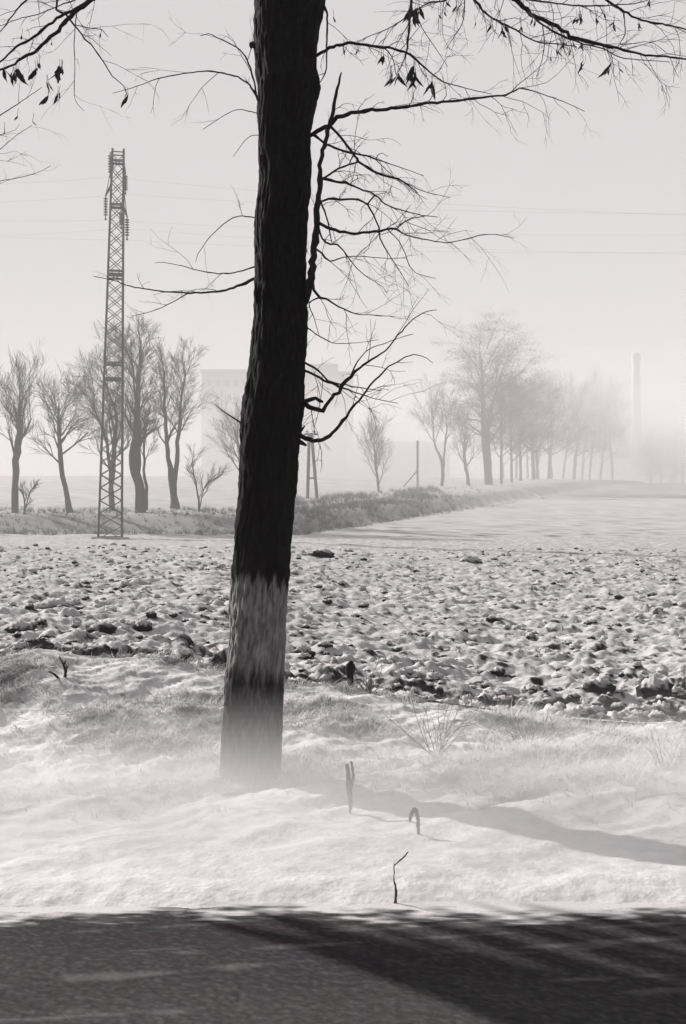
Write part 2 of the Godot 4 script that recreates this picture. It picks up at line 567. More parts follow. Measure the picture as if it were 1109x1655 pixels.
	near_branch(tree, [[643, 289, 2, D - 0.3], [668, 302, 1.4, D - 0.3], [690, 311, 1.1, D - 0.3], [728, 319, 0.8, D - 0.3]], 2)
	near_branch(tree, [[518, 292, 4, D - 0.15], [540, 276, 3.4, D - 0.2], [564, 266, 3, D - 0.25], [580, 262, 2.6, D - 0.3]], 5)
	near_branch(tree, [[518, 288, 5, D - 0.15], [526, 288, 5, D - 0.15], [544, 294, 4, D - 0.1], [558, 295, 4, D - 0.05], [580, 304, 3, D], [606, 315, 2.8, D], [623, 330, 2.2, D], [648, 339, 1.7, D], [682, 348, 1.5, D], [702, 350, 1.3, D]], 10)
	near_branch(tree, [[516, 328, 4, D - 0.15], [531, 321, 3.8, D - 0.15], [549, 322, 3.8, D - 0.1], [580, 323, 3.5, D - 0.05], [594, 331, 3.2, D], [598, 324, 2.8, D], [606, 315, 2.6, D]], 5)
	near_branch(tree, [[594, 331, 3, D], [603, 347, 2.8, D], [613, 369, 2.5, D], [614, 385, 2.3, D], [621, 398, 2, D], [634, 419, 1.5, D], [648, 441, 1.2, D], [660, 462, 0.9, D]], 6)
	near_branch(tree, [[514, 360, 6, D - 0.15], [535, 370, 5.2, D - 0.25], [564, 376, 4.6, D - 0.3], [587, 376, 4.3, D - 0.35], [614, 373, 4, D - 0.4], [640, 370, 3.5, D - 0.4], [652, 378, 2.4, D - 0.4], [682, 386, 1.9, D - 0.4], [713, 391, 1.6, D - 0.4], [738, 390, 1.4, D - 0.4], [777, 380, 1.2, D - 0.4], [800, 379, 1.1, D - 0.4], [830, 385, 0.9, D - 0.4]], 8)
	near_branch(tree, [[640, 370, 2.6, D - 0.4], [655, 358, 2, D - 0.4], [668, 353, 1.8, D - 0.4], [690, 349, 1.3, D - 0.4], [708, 351, 0.9, D - 0.4]], 2)
	near_branch(tree, [[627, 372, 2, D - 0.4], [645, 390, 1.6, D - 0.4], [655, 410, 1.4, D - 0.4], [662, 430, 1.3, D - 0.4], [671, 441, 1.2, D - 0.4], [705, 450, 0.8, D - 0.4]], 2)
	near_branch(tree, [[514, 362, 4, D - 0.15], [521, 385, 3.2, D - 0.1], [533, 395, 3, D - 0.05], [545, 395, 2.8, D], [555, 405, 2.2, D], [570, 425, 1.7, D], [590, 445, 1.3, D], [618, 463, 1, D], [626, 474, 0.8, D]], 8)
	near_branch(tree, [[517, 322, 3.4, D - 0.15], [524, 340, 3, D - 0.2], [530, 360, 2.6, D - 0.2], [534, 378, 2, D - 0.2], [536, 392, 1.2, D - 0.2]], 3)
	near_branch(tree, [[509, 400, 3.6, D - 0.12], [520, 410, 3, D - 0.1], [533, 422, 2.6, D - 0.05], [555, 416, 1.8, D], [580, 414, 1.5, D], [620, 417, 1.2, D], [657, 417, 0.9, D]], 7)
	near_branch(tree, [[505, 450, 6, D - 0.1], [509, 470, 5, D - 0.1], [516, 480, 4.4, D - 0.1], [528, 483, 3.4, D - 0.1], [547, 495, 2.6, D - 0.1], [572, 507, 1.9, D - 0.1], [591, 509, 1.5, D - 0.1], [619, 510, 1.2, D - 0.1], [640, 512, 0.9, D - 0.1]], 7)
	near_branch(tree, [[516, 480, 3, D - 0.1], [500, 491, 2.2, D - 0.02], [508, 515, 1.3, D - 0.1], [516, 543, 0.9, D - 0.1]], 5)
	near_branch(tree, [[492, 526, 2.4, D], [516, 543, 1.8, D - 0.1], [537, 554, 1.4, D - 0.1], [554, 555, 1.3, D - 0.1], [577, 554, 1.1, D - 0.1], [612, 549, 0.8, D - 0.1]], 1)
	near_branch(tree, [[488, 650, 10, D], [507, 660, 8, D - 0.05], [522, 664, 7, D - 0.1], [530, 654, 6.5, D - 0.12], [537, 643, 6.2, D - 0.15], [547, 633, 6, D - 0.2], [554, 623, 5.4, D - 0.2], [567, 608, 4.8, D - 0.25], [582, 594, 3.8, D - 0.3], [601, 581, 3.2, D - 0.35], [622, 567, 2.6, D - 0.4], [638, 548, 2.4, D - 0.4], [655, 529, 2.1, D - 0.4], [669, 515, 1.8, D - 0.4], [690, 503, 1.4, D - 0.4], [706, 501, 1, D - 0.4]], 5)
	near_branch(tree, [[567, 608, 2.6, D - 0.25], [573, 594, 2.3, D - 0.3], [584, 576, 2, D - 0.3], [601, 562, 1.7, D - 0.3], [622, 555, 1.4, D - 0.3], [643, 547, 1.2, D - 0.3], [668, 540, 0.9, D - 0.3]], 1)
	near_branch(tree, [[484, 703, 9, D], [496, 710, 7.5, D - 0.02], [507, 712, 6.5, D - 0.1], [526, 707, 6.5, D - 0.2], [537, 699, 5.6, D - 0.25], [554, 681, 4.8, D - 0.3], [570, 659, 4.2, D - 0.35], [584, 642, 3.6, D - 0.4], [598, 623, 3.2, D - 0.4], [619, 602, 2.7, D - 0.4], [628, 592, 2.4, D - 0.4], [642, 585, 2.1, D - 0.4], [655, 577, 1.8, D - 0.4], [669, 573, 1.5, D - 0.4], [690, 579, 1.1, D - 0.4], [700, 587, 0.8, D - 0.4]], 4)
	near_branch(tree, [[488, 585, 4, D], [507, 593, 3.4, D], [521, 605, 3, D], [530, 615, 3, D], [542, 620, 2.8, D], [561, 623, 2.4, D], [577, 626, 1.9, D], [594, 628, 1.4, D], [618, 632, 0.9, D]], 4)
	near_branch(tree, [[488, 595, 5, D], [516, 611, 4, D], [537, 620, 3.6, D], [554, 627, 3, D], [570, 633, 2.2, D], [591, 640, 1.7, D], [612, 646, 1.3, D], [644, 652, 0.9, D]], 6)
	near_branch(tree, [[503, 662, 1.8, D - 0.05], [506, 679, 1.3, D - 0.05], [509, 702, 0.9, D - 0.05]], 4)
	# left side
	near_branch(tree, [[424, 178, 5, D], [418, 163, 4, D - 0.02], [411, 148, 3.4, D], [398, 133, 3, D + 0.1], [379, 123, 2.6, D + 0.2], [341, 115, 2.2, D + 0.3], [311, 117, 2, D + 0.3], [258, 126, 1.6, D + 0.3], [231, 136, 1.3, D + 0.3], [197, 147, 1, D + 0.3], [182, 150, 0.8, D + 0.3]], 5)
	near_branch(tree, [[414, 152, 3.4, D], [407, 117, 3, D + 0.05], [394, 87, 2.4, D + 0.1], [375, 72, 2, D + 0.1], [352, 61, 1.7, D + 0.1], [337, 54, 1.4, D + 0.1], [324, 58, 1, D + 0.1]], 4)
	near_branch(tree, [[424, 186, 1.8, D], [390, 177, 1.3, D + 0.1], [367, 184, 1.1, D + 0.1], [328, 209, 0.8, D + 0.1]], 1)
	near_branch(tree, [[424, 219, 1.5, D], [401, 222, 1.1, D + 0.1], [377, 254, 0.8, D + 0.1]], 0)
	near_branch(tree, [[418, 353, 2.4, D], [386, 349, 1.8, D + 0.1], [367, 358, 1.5, D + 0.1], [341, 381, 1.3, D + 0.1], [320, 411, 1, D + 0.1], [316, 424, 0.8, D + 0.1]], 2)
	near_branch(tree, [[420, 428, 3, D], [386, 439, 2.2, D + 0.1], [360, 442, 1.9, D + 0.15], [330, 439, 1.6, D + 0.2], [295, 430, 1.3, D + 0.2], [265, 424, 1, D + 0.2], [250, 425, 0.8, D + 0.2]], 2)
	near_branch(tree, [[420, 447, 5.4, D], [390, 460, 4.4, D + 0.1], [360, 470, 3.6, D + 0.2], [333, 473, 3.2, D + 0.3], [307, 473, 3, D + 0.3], [265, 471, 2.2, D + 0.3], [212, 463, 1.8, D + 0.3], [189, 455, 1.3, D + 0.3], [151, 446, 0.9, D + 0.3]], 4)
	near_branch(tree, [[307, 473, 2, D + 0.3], [285, 485, 1.7, D + 0.3], [262, 497, 1.3, D + 0.3], [235, 506, 1, D + 0.3], [214, 511, 0.8, D + 0.3]], 2)
	near_branch(tree, [[395, 686, 4, D], [384, 680, 3, D], [368, 670, 2.2, D], [347, 653, 1.1, D]], 0)
	# boughs that hang into the picture at the top left
	near_branch(tree, [[430, -300, 22, D], [330, -180, 16, D + 0.1], [230, -70, 11, D + 0.2], [147, 0, 8.5, D + 0.2], [125, 16, 8, D + 0.2], [109, 31, 7, D + 0.2], [89, 54, 6, D + 0.2], [71, 70, 5.4, D + 0.2], [57, 84, 5.4, D + 0.2], [36, 94, 4.6, D + 0.2], [16, 107, 3.8, D + 0.2], [-20, 120, 3, D + 0.2], [-70, 150, 1.4, D + 0.2]], 14)
	near_branch(tree, [[137, 6, 5, D + 0.2], [105, 22, 4.6, D + 0.1], [79, 40, 4.2, D + 0.1], [54, 60, 4, D + 0.1], [26, 76, 3.4, D + 0.1], [0, 101, 2.8, D + 0.1], [-50, 140, 1.4, D + 0.1]], 8)
	near_branch(tree, [[424, -380, 12, D], [280, -280, 9, D - 0.3], [150, -130, 6, D - 0.4], [92, 0, 3.8, D - 0.4], [107, 24, 3.4, D - 0.4], [119, 40, 3, D - 0.4], [127, 48, 2.6, D - 0.4], [137, 63, 2.4, D - 0.4], [148, 72, 2.2, D - 0.4], [165, 97, 1.9, D - 0.4], [182, 123, 1.6, D - 0.4], [200, 139, 1.3, D - 0.4], [205, 152, 1.2, D - 0.4]], 9)
	near_branch(tree, [[119, 40, 1.8, D - 0.4], [145, 45, 1.4, D - 0.4], [165, 48, 1.2, D - 0.4], [175, 60, 0.9, D - 0.4]], 2)
	near_branch(tree, [[125, 17, 2, D + 0.2], [122, 40, 1.6, D + 0.2], [120, 71, 1.5, D + 0.2], [121, 111, 1.3, D + 0.2], [120, 153, 1.1, D + 0.2], [125, 167, 0.9, D + 0.2], [136, 179, 0.7, D + 0.2]], 4)
	near_branch(tree, [[230, -70, 5, D + 0.2], [110, -50, 4, D + 0.5], [43, 0, 2.8, D + 0.6], [20, 26, 2.2, D + 0.6], [0, 51, 1.6, D + 0.6], [-30, 80, 1, D + 0.6]], 8)
	near_branch(tree, [[180, -22, 4, D + 0.2], [99, 8, 1.8, D + 0.4], [65, 22, 1.6, D + 0.5], [36, 29, 1.4, D + 0.5], [0, 42, 1, D + 0.5], [-30, 52, 0.8, D + 0.5]], 6)
	near_branch(tree, [[-70, 150, 3, D + 0.2], [-40, 215, 2.6, D + 0.4], [0, 187, 1.9, D + 0.6], [36, 163, 1.3, D + 0.6], [68, 141, 0.8, D + 0.6]], 5)
	near_branch(tree, [[-40, 215, 2.2, D + 0.4], [-25, 262, 1.6, D + 0.6], [0, 242, 1.3, D + 0.6], [20, 224, 1, D + 0.6], [52, 202, 0.8, D + 0.6]], 3)
	near_branch(tree, [[-25, 262, 1.8, D + 0.6], [-12, 298, 1.4, D + 0.7], [0, 293, 1.3, D + 0.7], [30, 287, 1.1, D + 0.7], [60, 279, 0.9, D + 0.7], [82, 268, 0.7, D + 0.7]], 3)
	# boughs that hang into the picture at the top right
	near_branch(tree, [[515, -330, 26, D], [620, -220, 18, D - 0.2], [740, -90, 12, D - 0.4], [834, 0, 8, D - 0.5], [851, 15, 7.4, D - 0.5], [868, 27, 7, D - 0.5], [894, 40, 6.4, D - 0.5], [915, 53, 6, D - 0.5], [940, 65, 5.6, D - 0.5], [970, 73, 5, D - 0.5], [995, 77, 4.4, D - 0.5], [1042, 88, 3.4, D - 0.5], [1109, 96, 2.6, D - 0.5], [1180, 120, 1.2, D - 0.5]], 44)
	near_branch(tree, [[853, 17, 4, D - 0.5], [877, 40, 3.2, D - 0.6], [911, 59, 3, D - 0.6], [944, 71, 2.2, D - 0.6], [974, 78, 2, D - 0.6], [1003, 93, 1.6, D - 0.6], [1040, 97, 1.3, D - 0.6], [1082, 100, 0.9, D - 0.6]], 12)
	near_branch(tree, [[690, -145, 8, D - 0.3], [735, -50, 5, D - 0.1], [767, 0, 3.8, D], [792, 27, 3.2, D], [826, 44, 2.8, D], [864, 66, 2.2, D], [894, 70, 1.8, D], [932, 75, 1.2, D]], 28)
	near_branch(tree, [[740, -90, 9, D - 0.4], [880, -70, 6, D - 0.2], [982, 0, 4, D - 0.1], [1008, 17, 3.8, D - 0.1], [1037, 32, 3.2, D - 0.1], [1071, 39, 2.8, D - 0.1], [1109, 48, 2.4, D - 0.1], [1190, 70, 1, D - 0.1]], 22)
	near_branch(tree, [[780, -52, 5, D - 0.4], [820, -12, 3, D - 0.7], [860, 0, 2.6, D - 0.8], [900, 5, 2.4, D - 0.8], [944, 10, 2.4, D - 0.8], [987, 8, 2, D - 0.8], [1033, 4, 1.5, D - 0.8], [1080, -12, 1, D - 0.8]], 20)
	near_branch(tree, [[504, 95, 7, D], [520, 85, 5.5, D - 0.05], [539, 75, 5, D - 0.1], [567, 70, 4.6, D - 0.2], [601, 74, 4.4, D - 0.25], [635, 79, 4, D - 0.3], [663, 89, 4, D - 0.3], [687, 110, 3.2, D - 0.3], [715, 131, 2, D - 0.3], [751, 142, 1.5, D - 0.3], [795, 152, 1, D - 0.3]], 14)
	near_branch(tree, [[620, -220, 9, D - 0.2], [655, -90, 5.5, D - 0.3], [664, 0, 3.8, D - 0.3], [662, 37, 3.4, D - 0.3], [657, 83, 3, D - 0.3], [652, 100, 1.8, D - 0.3], [644, 116, 1.2, D - 0.3]], 14)
	near_branch(tree, [[735, -50, 3.6, D - 0.1], [728, -4, 2.6, D - 0.1], [692, 5, 2.2, D - 0.2], [664, 23, 2, D - 0.2], [628, 46, 1.5, D - 0.2], [600, 57, 1.2, D - 0.2], [578, 68, 0.8, D - 0.2]], 16)
	near_branch(tree, [[522, 6, 4, D], [528, 20, 3.4, D - 0.05], [529, 50, 3, D - 0.1], [528, 90, 2.6, D - 0.1], [526, 118, 2, D - 0.1], [514, 138, 1.3, D - 0.02]], 3)
	near_branch(tree, [[751, -30, 2.2, D - 0.1], [751, 12, 1.7, D - 0.1], [747, 38, 1.5, D - 0.1], [734, 60, 1.2, D - 0.1], [720, 80, 0.8, D - 0.1]], 7)
	near_branch(tree, [[672, 20, 1.9, D - 0.2], [682, 45, 1.5, D - 0.2], [700, 72, 1.2, D - 0.2], [724, 108, 0.8, D - 0.2]], 5)
	near_branch(tree, [[877, 40, 2, D - 0.6], [880, 72, 1.6, D - 0.6], [876, 96, 1.2, D - 0.6], [867, 124, 0.8, D - 0.6]], 7)
	near_branch(tree, [[620, 77, 1.8, D - 0.25], [634, 92, 1.6, D - 0.25], [640, 118, 1.1, D - 0.25], [645, 132, 0.8, D - 0.25]], 5)
	near_branch(tree, [[1008, 17, 2, D - 0.1], [1010, 55, 1.6, D - 0.2], [1004, 72, 1.3, D - 0.3], [1050, 68, 1, D - 0.3], [1078, 86, 0.8, D - 0.3]], 6)
	# withered leaves
	var leaves := [[30, 112, 26, 0.1, 0.2], [24, 118, 18, 0.3, 0.22], [6, 112, 20, 0.2, 0.2], [58, 108, 20, -0.3, 0.28], [64, 100, 12, 0.3, 0.2], [97, 106, 28, -0.35, 0.2], [100, 108, 14, 0.1, 0.2], [76, 132, 20, 0.0, 0.1], [79, 150, 20, -0.4, 0.2], [94, 150, 20, -0.1, 0.14], [207, 152, 22, -0.5, 0.14], [164, 52, 10, -0.1, 0.18], [35, 57, 8, -0.1, 0.2], [84, 68, 6, 0.2, 0.25], [28, 186, 8, -0.1, 0.2], [53, 194, 8, 0.2, 0.2], [7, 208, 8, 0.1, 0.22], [20, 116, 24, -0.15, 0.18],
		[666, 6, 30, 0.1, 0.2], [672, 14, 28, -0.1, 0.18], [661, 16, 22, -0.2, 0.2], [676, 8, 24, 0.2, 0.16], [668, 24, 20, 0.1, 0.2], [620, 88, 16, -0.2, 0.2], [633, 118, 20, -0.1, 0.2], [645, 118, 20, 0.1, 0.22], [640, 124, 16, -0.3, 0.2], [668, 106, 28, 0.0, 0.14], [671, 110, 34, 0.1, 0.14], [666, 118, 26, -0.2, 0.14], [698, 132, 30, -0.05, 0.15], [555, 76, 12, 0.0, 0.14], [577, 76, 12, 0.1, 0.14], [540, 26, 10, 0.1, 0.2], [793, 40, 14, -0.1, 0.18], [794, 26, 8, 0.2, 0.2], [813, 46, 16, -0.05, 0.2], [816, 42, 13, 0.3, 0.2], [842, 40, 12, -0.1, 0.16], [769, 36, 10, -0.3, 0.16], [738, 8, 12, -0.4, 0.18], [720, 18, 9, -0.3, 0.2], [946, 100, 20, -0.5, 0.13], [988, 102, 24, -0.35, 0.13], [986, 112, 13, -0.9, 0.12], [1000, 110, 10, 0.8, 0.14], [938, 22, 18, 0.3, 0.18], [940, 26, 14, -0.5, 0.2], [932, 28, 12, -0.6, 0.18], [964, 28, 12, 0.3, 0.18], [976, 18, 12, 0.0, 0.2], [993, 36, 16, -0.25, 0.15], [890, 92, 10, 0.1, 0.16], [912, 68, 13, -0.3, 0.16], [926, 68, 14, 0.1, 0.16], [940, 70, 12, -0.2, 0.16], [952, 72, 9, 0.3, 0.16], [864, 30, 14, 0.05, 0.14], [1050, 0, 14, -0.5, 0.14], [1034, 38, 12, -0.2, 0.14], [902, 78, 12, 0.2, 0.16], [920, 76, 16, 0.0, 0.14], [722, 2, 10, 0.1, 0.2], [708, 22, 9, 0.3, 0.2], [748, 22, 10, -0.2, 0.18]]
	for l in leaves:
		var ld := D - rng.randf_range(0.0, 0.5)
		dry_leaf(tree, l[0], l[1], ld, l[2] * 1.1, l[3], l[4])
		if l[2] > 11:
			dry_leaf(tree, l[0] + rng.randf_range(-3.0, 3.0), l[1] + rng.randf_range(-2.0, 3.0), ld, l[2] * 0.9, l[3] + rng.randf_range(-0.4, 0.4), l[4] * 0.9)

# ------------------------------------------------------------------ pylon
func bar(parent: Node3D, called: String, a: Vector3, b: Vector3, w: float, m: Material) -> void:
	var o := put(called, M.unit_bar, m, parent)
	var dir := (b - a)
	var L := dir.length()
	dir /= L
	var side := dir.cross(Vector3(0.2, 0.1, 0.97)).normalized()
	if side.length() < 0.1:
		side = Vector3.RIGHT
	o.transform = Transform3D(Basis(side * w, dir * L, side.cross(dir) * w), (a + b) * 0.5)

func insulator_mesh(L: float) -> ArrayMesh:
	var mb := MB.new()
	var pts := [Vector3.ZERO]
	var rr := [0.03]
	var discs := 7
	for k in discs:
		var y := -0.14 - (L - 0.3) * k / discs
		for e in [[0.0, 0.03], [-0.015, 0.125], [-0.05, 0.115], [-0.055, 0.03]]:
			pts.append(Vector3(0, y + e[0], 0))
			rr.append(e[1])
	pts.append(Vector3(0, -L + 0.08, 0)); rr.append(0.025)
	pts.append(Vector3(0, -L + 0.07, 0)); rr.append(0.06)
	pts.append(Vector3(0, -L, 0)); rr.append(0.05)
	mb.tube(pts, rr, 8, grey(0.06))
	return mb.mesh()

func build_pylon() -> void:
	var d := 61.0
	var base := P(178, 872, d)
	base.y = ground(base.x, d)
	var t := thing("lattice_pylon", "tall slender steel lattice pylon with insulator strings, behind the ploughed field", "pylon", base)
	var topc := P(191, 243, d) - base
	var H := topc.y
	var yaw := 0.2
	var corner := func(k: int, u: float) -> Vector3:
		var s := lerpf(0.60, 0.285, pow(u, 0.9))
		var c := Vector3(topc.x * u, H * u, 0.0)
		var q := Vector3(s if k == 1 or k == 2 else -s, 0, s if k >= 2 else -s).rotated(Vector3.UP, yaw)
		return c + q
	for k in 4:
		bar(t, "leg", corner.call(k, 0.0), corner.call(k, 1.0), 0.11, M.steel)
	var panels := 30
	for f in 4:
		for j in panels:
			var u0 := float(j) / panels * 0.985
			var u1 := float(j + 1) / panels * 0.985
			var g := (f + 1) % 4
			bar(t, "brace", corner.call(f, u0), corner.call(g, u1), 0.035, M.steel)
			bar(t, "brace", corner.call(g, u0), corner.call(f, u1), 0.035, M.steel)
	# stouter rings of crossbars: photograph rows
	for row in [[262, 0.10], [333, 0.11], [440, 0.10], [448, 0.09], [588, 0.09], [613, 0.09], [248, 0.05], [868, 0.08]]:
		var u: float = clampf((P(185, row[0], d) - base).y / H, 0.0, 1.0)
		for f in 4:
			bar(t, "crossbar", corner.call(f, u), corner.call((f + 1) % 4, u), row[1], M.steel)
	# concrete footing
	var fb := MB.new()
	fb.box(Vector3(-0.95, -0.3, -0.85), Vector3(0.95, 0.10, 0.85))
	var fo := put("footing", fb.mesh(), M.concrete, t)
	fo.rotation.y = yaw
	# arms with their stays and insulator strings: [row of the arm, end px, end py, string px length, depth offset]
	var ends := []
	var arms := [[258, 178, 247, 40, 0.3], [300, 171, 316, 40, 0.4], [262, 203, 280, 34, -0.3], [333, 205.5, 350, 38, -0.4], [333, 196, 340, 30, 1.2]]
	for a in arms:
		var u: float = clampf((P(190, a[0], d) - base).y / H, 0.0, 1.0)
		var e: Vector3 = P(a[1], a[2], d + a[4]) - base
		var right: bool = a[1] > 190
		var k0 := 1 if right else 0
		var k1 := 2 if right else 3
		bar(t, "arm", corner.call(k0, u), e, 0.07, M.steel)
		bar(t, "arm", corner.call(k1, u), e, 0.07, M.steel)
		bar(t, "stay", corner.call(k0, minf(u + 0.06, 1.0)), e, 0.035, M.steel)
		var L: float = a[3] * d / F
		var ins := put("insulator", insulator_mesh(L), M.insulator, t)
		ins.position = e
		ends.append(base + e + Vector3(0, -L, 0))
	var extra := put("insulator", insulator_mesh(1.1), M.insulator, t)
	extra.position = P(180.5, 250, d + 0.3) - base
	bar(t, "arm", corner.call(0, 0.985), extra.position, 0.06, M.steel)
	for k in [0, 1]:
		bar(t, "peak_rod", corner.call(k, 0.99), corner.call(k, 0.99) + Vector3(0, 0.25, 0), 0.07, M.steel)
	# conductors, hung from the strings and running across the picture
	var goal := [[352, 300], [378, 352], [345, 330], [405, 372], [412, 384]]
	var names := ["topmost faint power line hung from the left of the pylon head", "power line hung from the lower left insulator of the pylon", "power line hung from the upper right insulator of the pylon", "lowest power line hung from the right arm of the pylon", "power line hung inside the pylon just above the lowest one"]
	for k in 5:
		var w: Vector3 = ends[k]
		var pts := []
		var rr := []
		var rgt := P(1260, goal[k][0], d - 4.0)
		var lft := P(-160, goal[k][1], d + 4.0)
		var run := rgt.x - w.x
		for j in range(-14, 41):
			var p: Vector3
			if j < 0:
				var s := -j / 14.0
				p = w.lerp(lft, s)
				p.y -= 0.5 * s * (1.0 - s)
			else:
				var s := j / 40.0
				p = w.lerp(rgt, s)
				p.y -= 1.3 * s * (1.0 - s)
			pts.append(p - w)
			rr.append(0.003)
		var mb := MB.new()
		mb.tube(pts, rr, 4, grey(0.1))
		var o := put("power_line", mb.mesh(), M.steel)
		o.position = w
		tag(o, names[k], "wire", "power lines on the pylon")

# ------------------------------------------------------------------ poles
func build_poles() -> void:
	var d := 92.0
	var foot := P(497, 842, d)
	foot.y = ground(foot.x, d) - 0.3
	var t := thing("utility_pole", "wooden twin-legged utility pole just right of the dark tree trunk", "pole", foot)
	var top := P(501.5, 700, d) - foot
	bar(t, "pole_leg", Vector3.ZERO, top + Vector3(-0.08, 0, 0), 0.22, M.pole)
	var f2 := P(513, 838, d) - foot
	f2.y = ground(f2.x + foot.x, d) - 0.3 - foot.y
	bar(t, "pole_leg", f2, top + Vector3(0.1, 0, 0), 0.22, M.pole)
	bar(t, "spreader", lerp(Vector3.ZERO, top, 0.35), lerp(f2, top, 0.35), 0.12, M.pole)
	for s in [-0.25, 0.3]:
		var ins := put("insulator", insulator_mesh(0.35), M.insulator, t)
		ins.position = top + Vector3(s, 0.3, 0)
	bar(t, "crossarm", top + Vector3(-0.5, -0.1, 0.1), top + Vector3(0.6, -0.1, 0.1), 0.12, M.pole)
	d = 122.0
	foot = P(675, 812, d)
	foot.y = ground(foot.x, d) - 0.3
	t = thing("utility_pole", "wooden utility pole with a slanting strut, standing in the weeds left of the grove", "pole", foot)
	top = P(675, 712, d) - foot
	bar(t, "shaft", Vector3.ZERO, top, 0.19, M.pole)
	var sf := P(648, 826, d) - foot
	sf.y = ground(sf.x + foot.x, d) - 0.3 - foot.y
	bar(t, "strut", sf, P(675, 760, d) - foot, 0.13, M.pole)

# ------------------------------------------------------------------ buildings in the mist
func block(parent: Node3D, called: String, x0: float, x1: float, top: float, bottom: float, d: float, deep: float, at: Vector3, m: Material) -> void:
	var a := P(x0, top, d) - at
	var b := P(x1, bottom, d) - at
	var mb := MB.new()
	mb.box(Vector3(a.x, b.y, -deep * 0.5), Vector3(b.x, a.y, deep * 0.5))
	put(called, mb.mesh(), m, parent)

func build_buildings() -> void:
	var d := 310.0
	var at := P(450, 800, d)
	at.y = ground(at.x, d) - 1.0
	var t := thing("apartment_block", "large flat-roofed block fading into the mist behind the dark tree trunk", "building", at)
	block(t, "wall", 332, 571, 607, 815, d, 16.0, at, M.render_wall)
	block(t, "stair_tower", 498, 547, 596, 815, d, 18.0, at, M.render_wall)
	block(t, "parapet", 330, 497, 604, 608.5, d, 16.6, at, M.concrete)
	for r in 7:
		for k in 11:
			var px := 344.0 + k * 14.0
			if px > 490.0:
				continue
			var q := P(px, 625 + r * 21.0, d) - at
			var w := put("window", M.unit_pane, M.dark_pane, t)
			w.transform = Transform3D(Basis.from_scale(Vector3(1.1, 1.5, 0.12)), Vector3(q.x, q.y, 8.02))
	d = 350.0
	at = P(601, 790, d)
	at.y = ground(at.x, d) - 1.0
	t = thing("tower_house", "narrow tower barely visible in the mist between the trunk and the grove", "building", at)
	block(t, "wall", 593, 610, 662, 815, d, 5.0, at, M.render_wall)
	block(t, "roof_turret", 597, 606, 650, 663, d, 3.0, at, M.render_wall)
	d = 280.0
	at = P(640, 790, d)
	at.y = ground(at.x, d) - 1.0
	t = thing("low_building", "low pale building in the mist behind the strutted pole", "building", at)
	block(t, "wall", 560, 724, 722, 815, d, 12.0, at, M.render_wall)
	block(t, "roof", 557, 727, 717, 723, d, 13.0, at, M.concrete)
	d = 505.0
	at = P(1029, 790, d)
	at.y = ground(at.x, d) - 1.0
	t = thing("factory_chimney", "tall brick factory chimney almost lost in the bright mist at the right", "chimney", at)
	var top := P(1029, 573, d) - at
	var mb := MB.new()
	mb.tube([Vector3(0, 0, 0), Vector3(0, top.y * 0.3, 0), Vector3(0, top.y * 0.97, 0)], [2.45, 2.15, 1.7], 20, Color.WHITE)
	put("shaft", mb.mesh(), M.brick, t)
	mb = MB.new()
	mb.tube([Vector3(0, top.y * 0.955, 0), Vector3(0, top.y * 0.96, 0), Vector3(0, top.y, 0)], [1.76, 2.05, 2.03], 20, Color.WHITE)
	put("rim", mb.mesh(), M.brick, t)

# ------------------------------------------------------------------ clods, weeds, grass
func clod_mesh(seed_value: int, snowy: float) -> ArrayMesh:
	var nz := FastNoiseLite.new()
	nz.seed = seed_value
	nz.frequency = 1.1
	nz.fractal_octaves = 3
	var mb := MB.new()
	var rings := 12
	var segs := 18
	for r in rings + 1:
		var th := PI * r / rings
		for k in segs:
			var a := TAU * k / segs
			var q := Vector3(sin(th) * cos(a), cos(th), sin(th) * sin(a))
			var e := 1.0 + 0.55 * nz.get_noise_3dv(q * 1.3) + 0.28 * nz.get_noise_3dv(q * 3.6 + Vector3(9, 0, 0))
			var p := q * e
			p.y *= 0.72
			var cover := q.y * 1.0 + 0.5 * nz.get_noise_3dv(q * 5.0) + 0.25 * nz.get_noise_3dv(q * 11.0)
			var s := sst(snowy - 0.06, snowy + 0.06, cover)
			mb.vert(p, q, grey(lerpf(0.026, 0.33, s)))
	for r in rings:
		for k in segs:
			var a := r * segs + k
			var b := r * segs + (k + 1) % segs
			mb.tri(a, b, a + segs)
			mb.tri(b, b + segs, a + segs)
	var st := SurfaceTool.new()
	st.create_from(mb.mesh(), 0)
	st.generate_normals()
	return st.commit()

func multi(called: String, label: String, category: String, mesh: Mesh, m: Material, xs: Array, cols: Array, kind := "stuff") -> void:
	var mm := MultiMesh.new()
	mm.transform_format = MultiMesh.TRANSFORM_3D
	mm.use_colors = not cols.is_empty()
	mm.mesh = mesh
	mm.instance_count = xs.size()
	for k in xs.size():
		mm.set_instance_transform(k, xs[k])
		if not cols.is_empty():
			mm.set_instance_color(k, cols[k])
	var o := MultiMeshInstance3D.new()
	o.name = numbered(called)
	o.multimesh = mm
	o.material_override = m
	add_child(o)
	tag(o, label, category)
	o.set_meta("kind", kind)

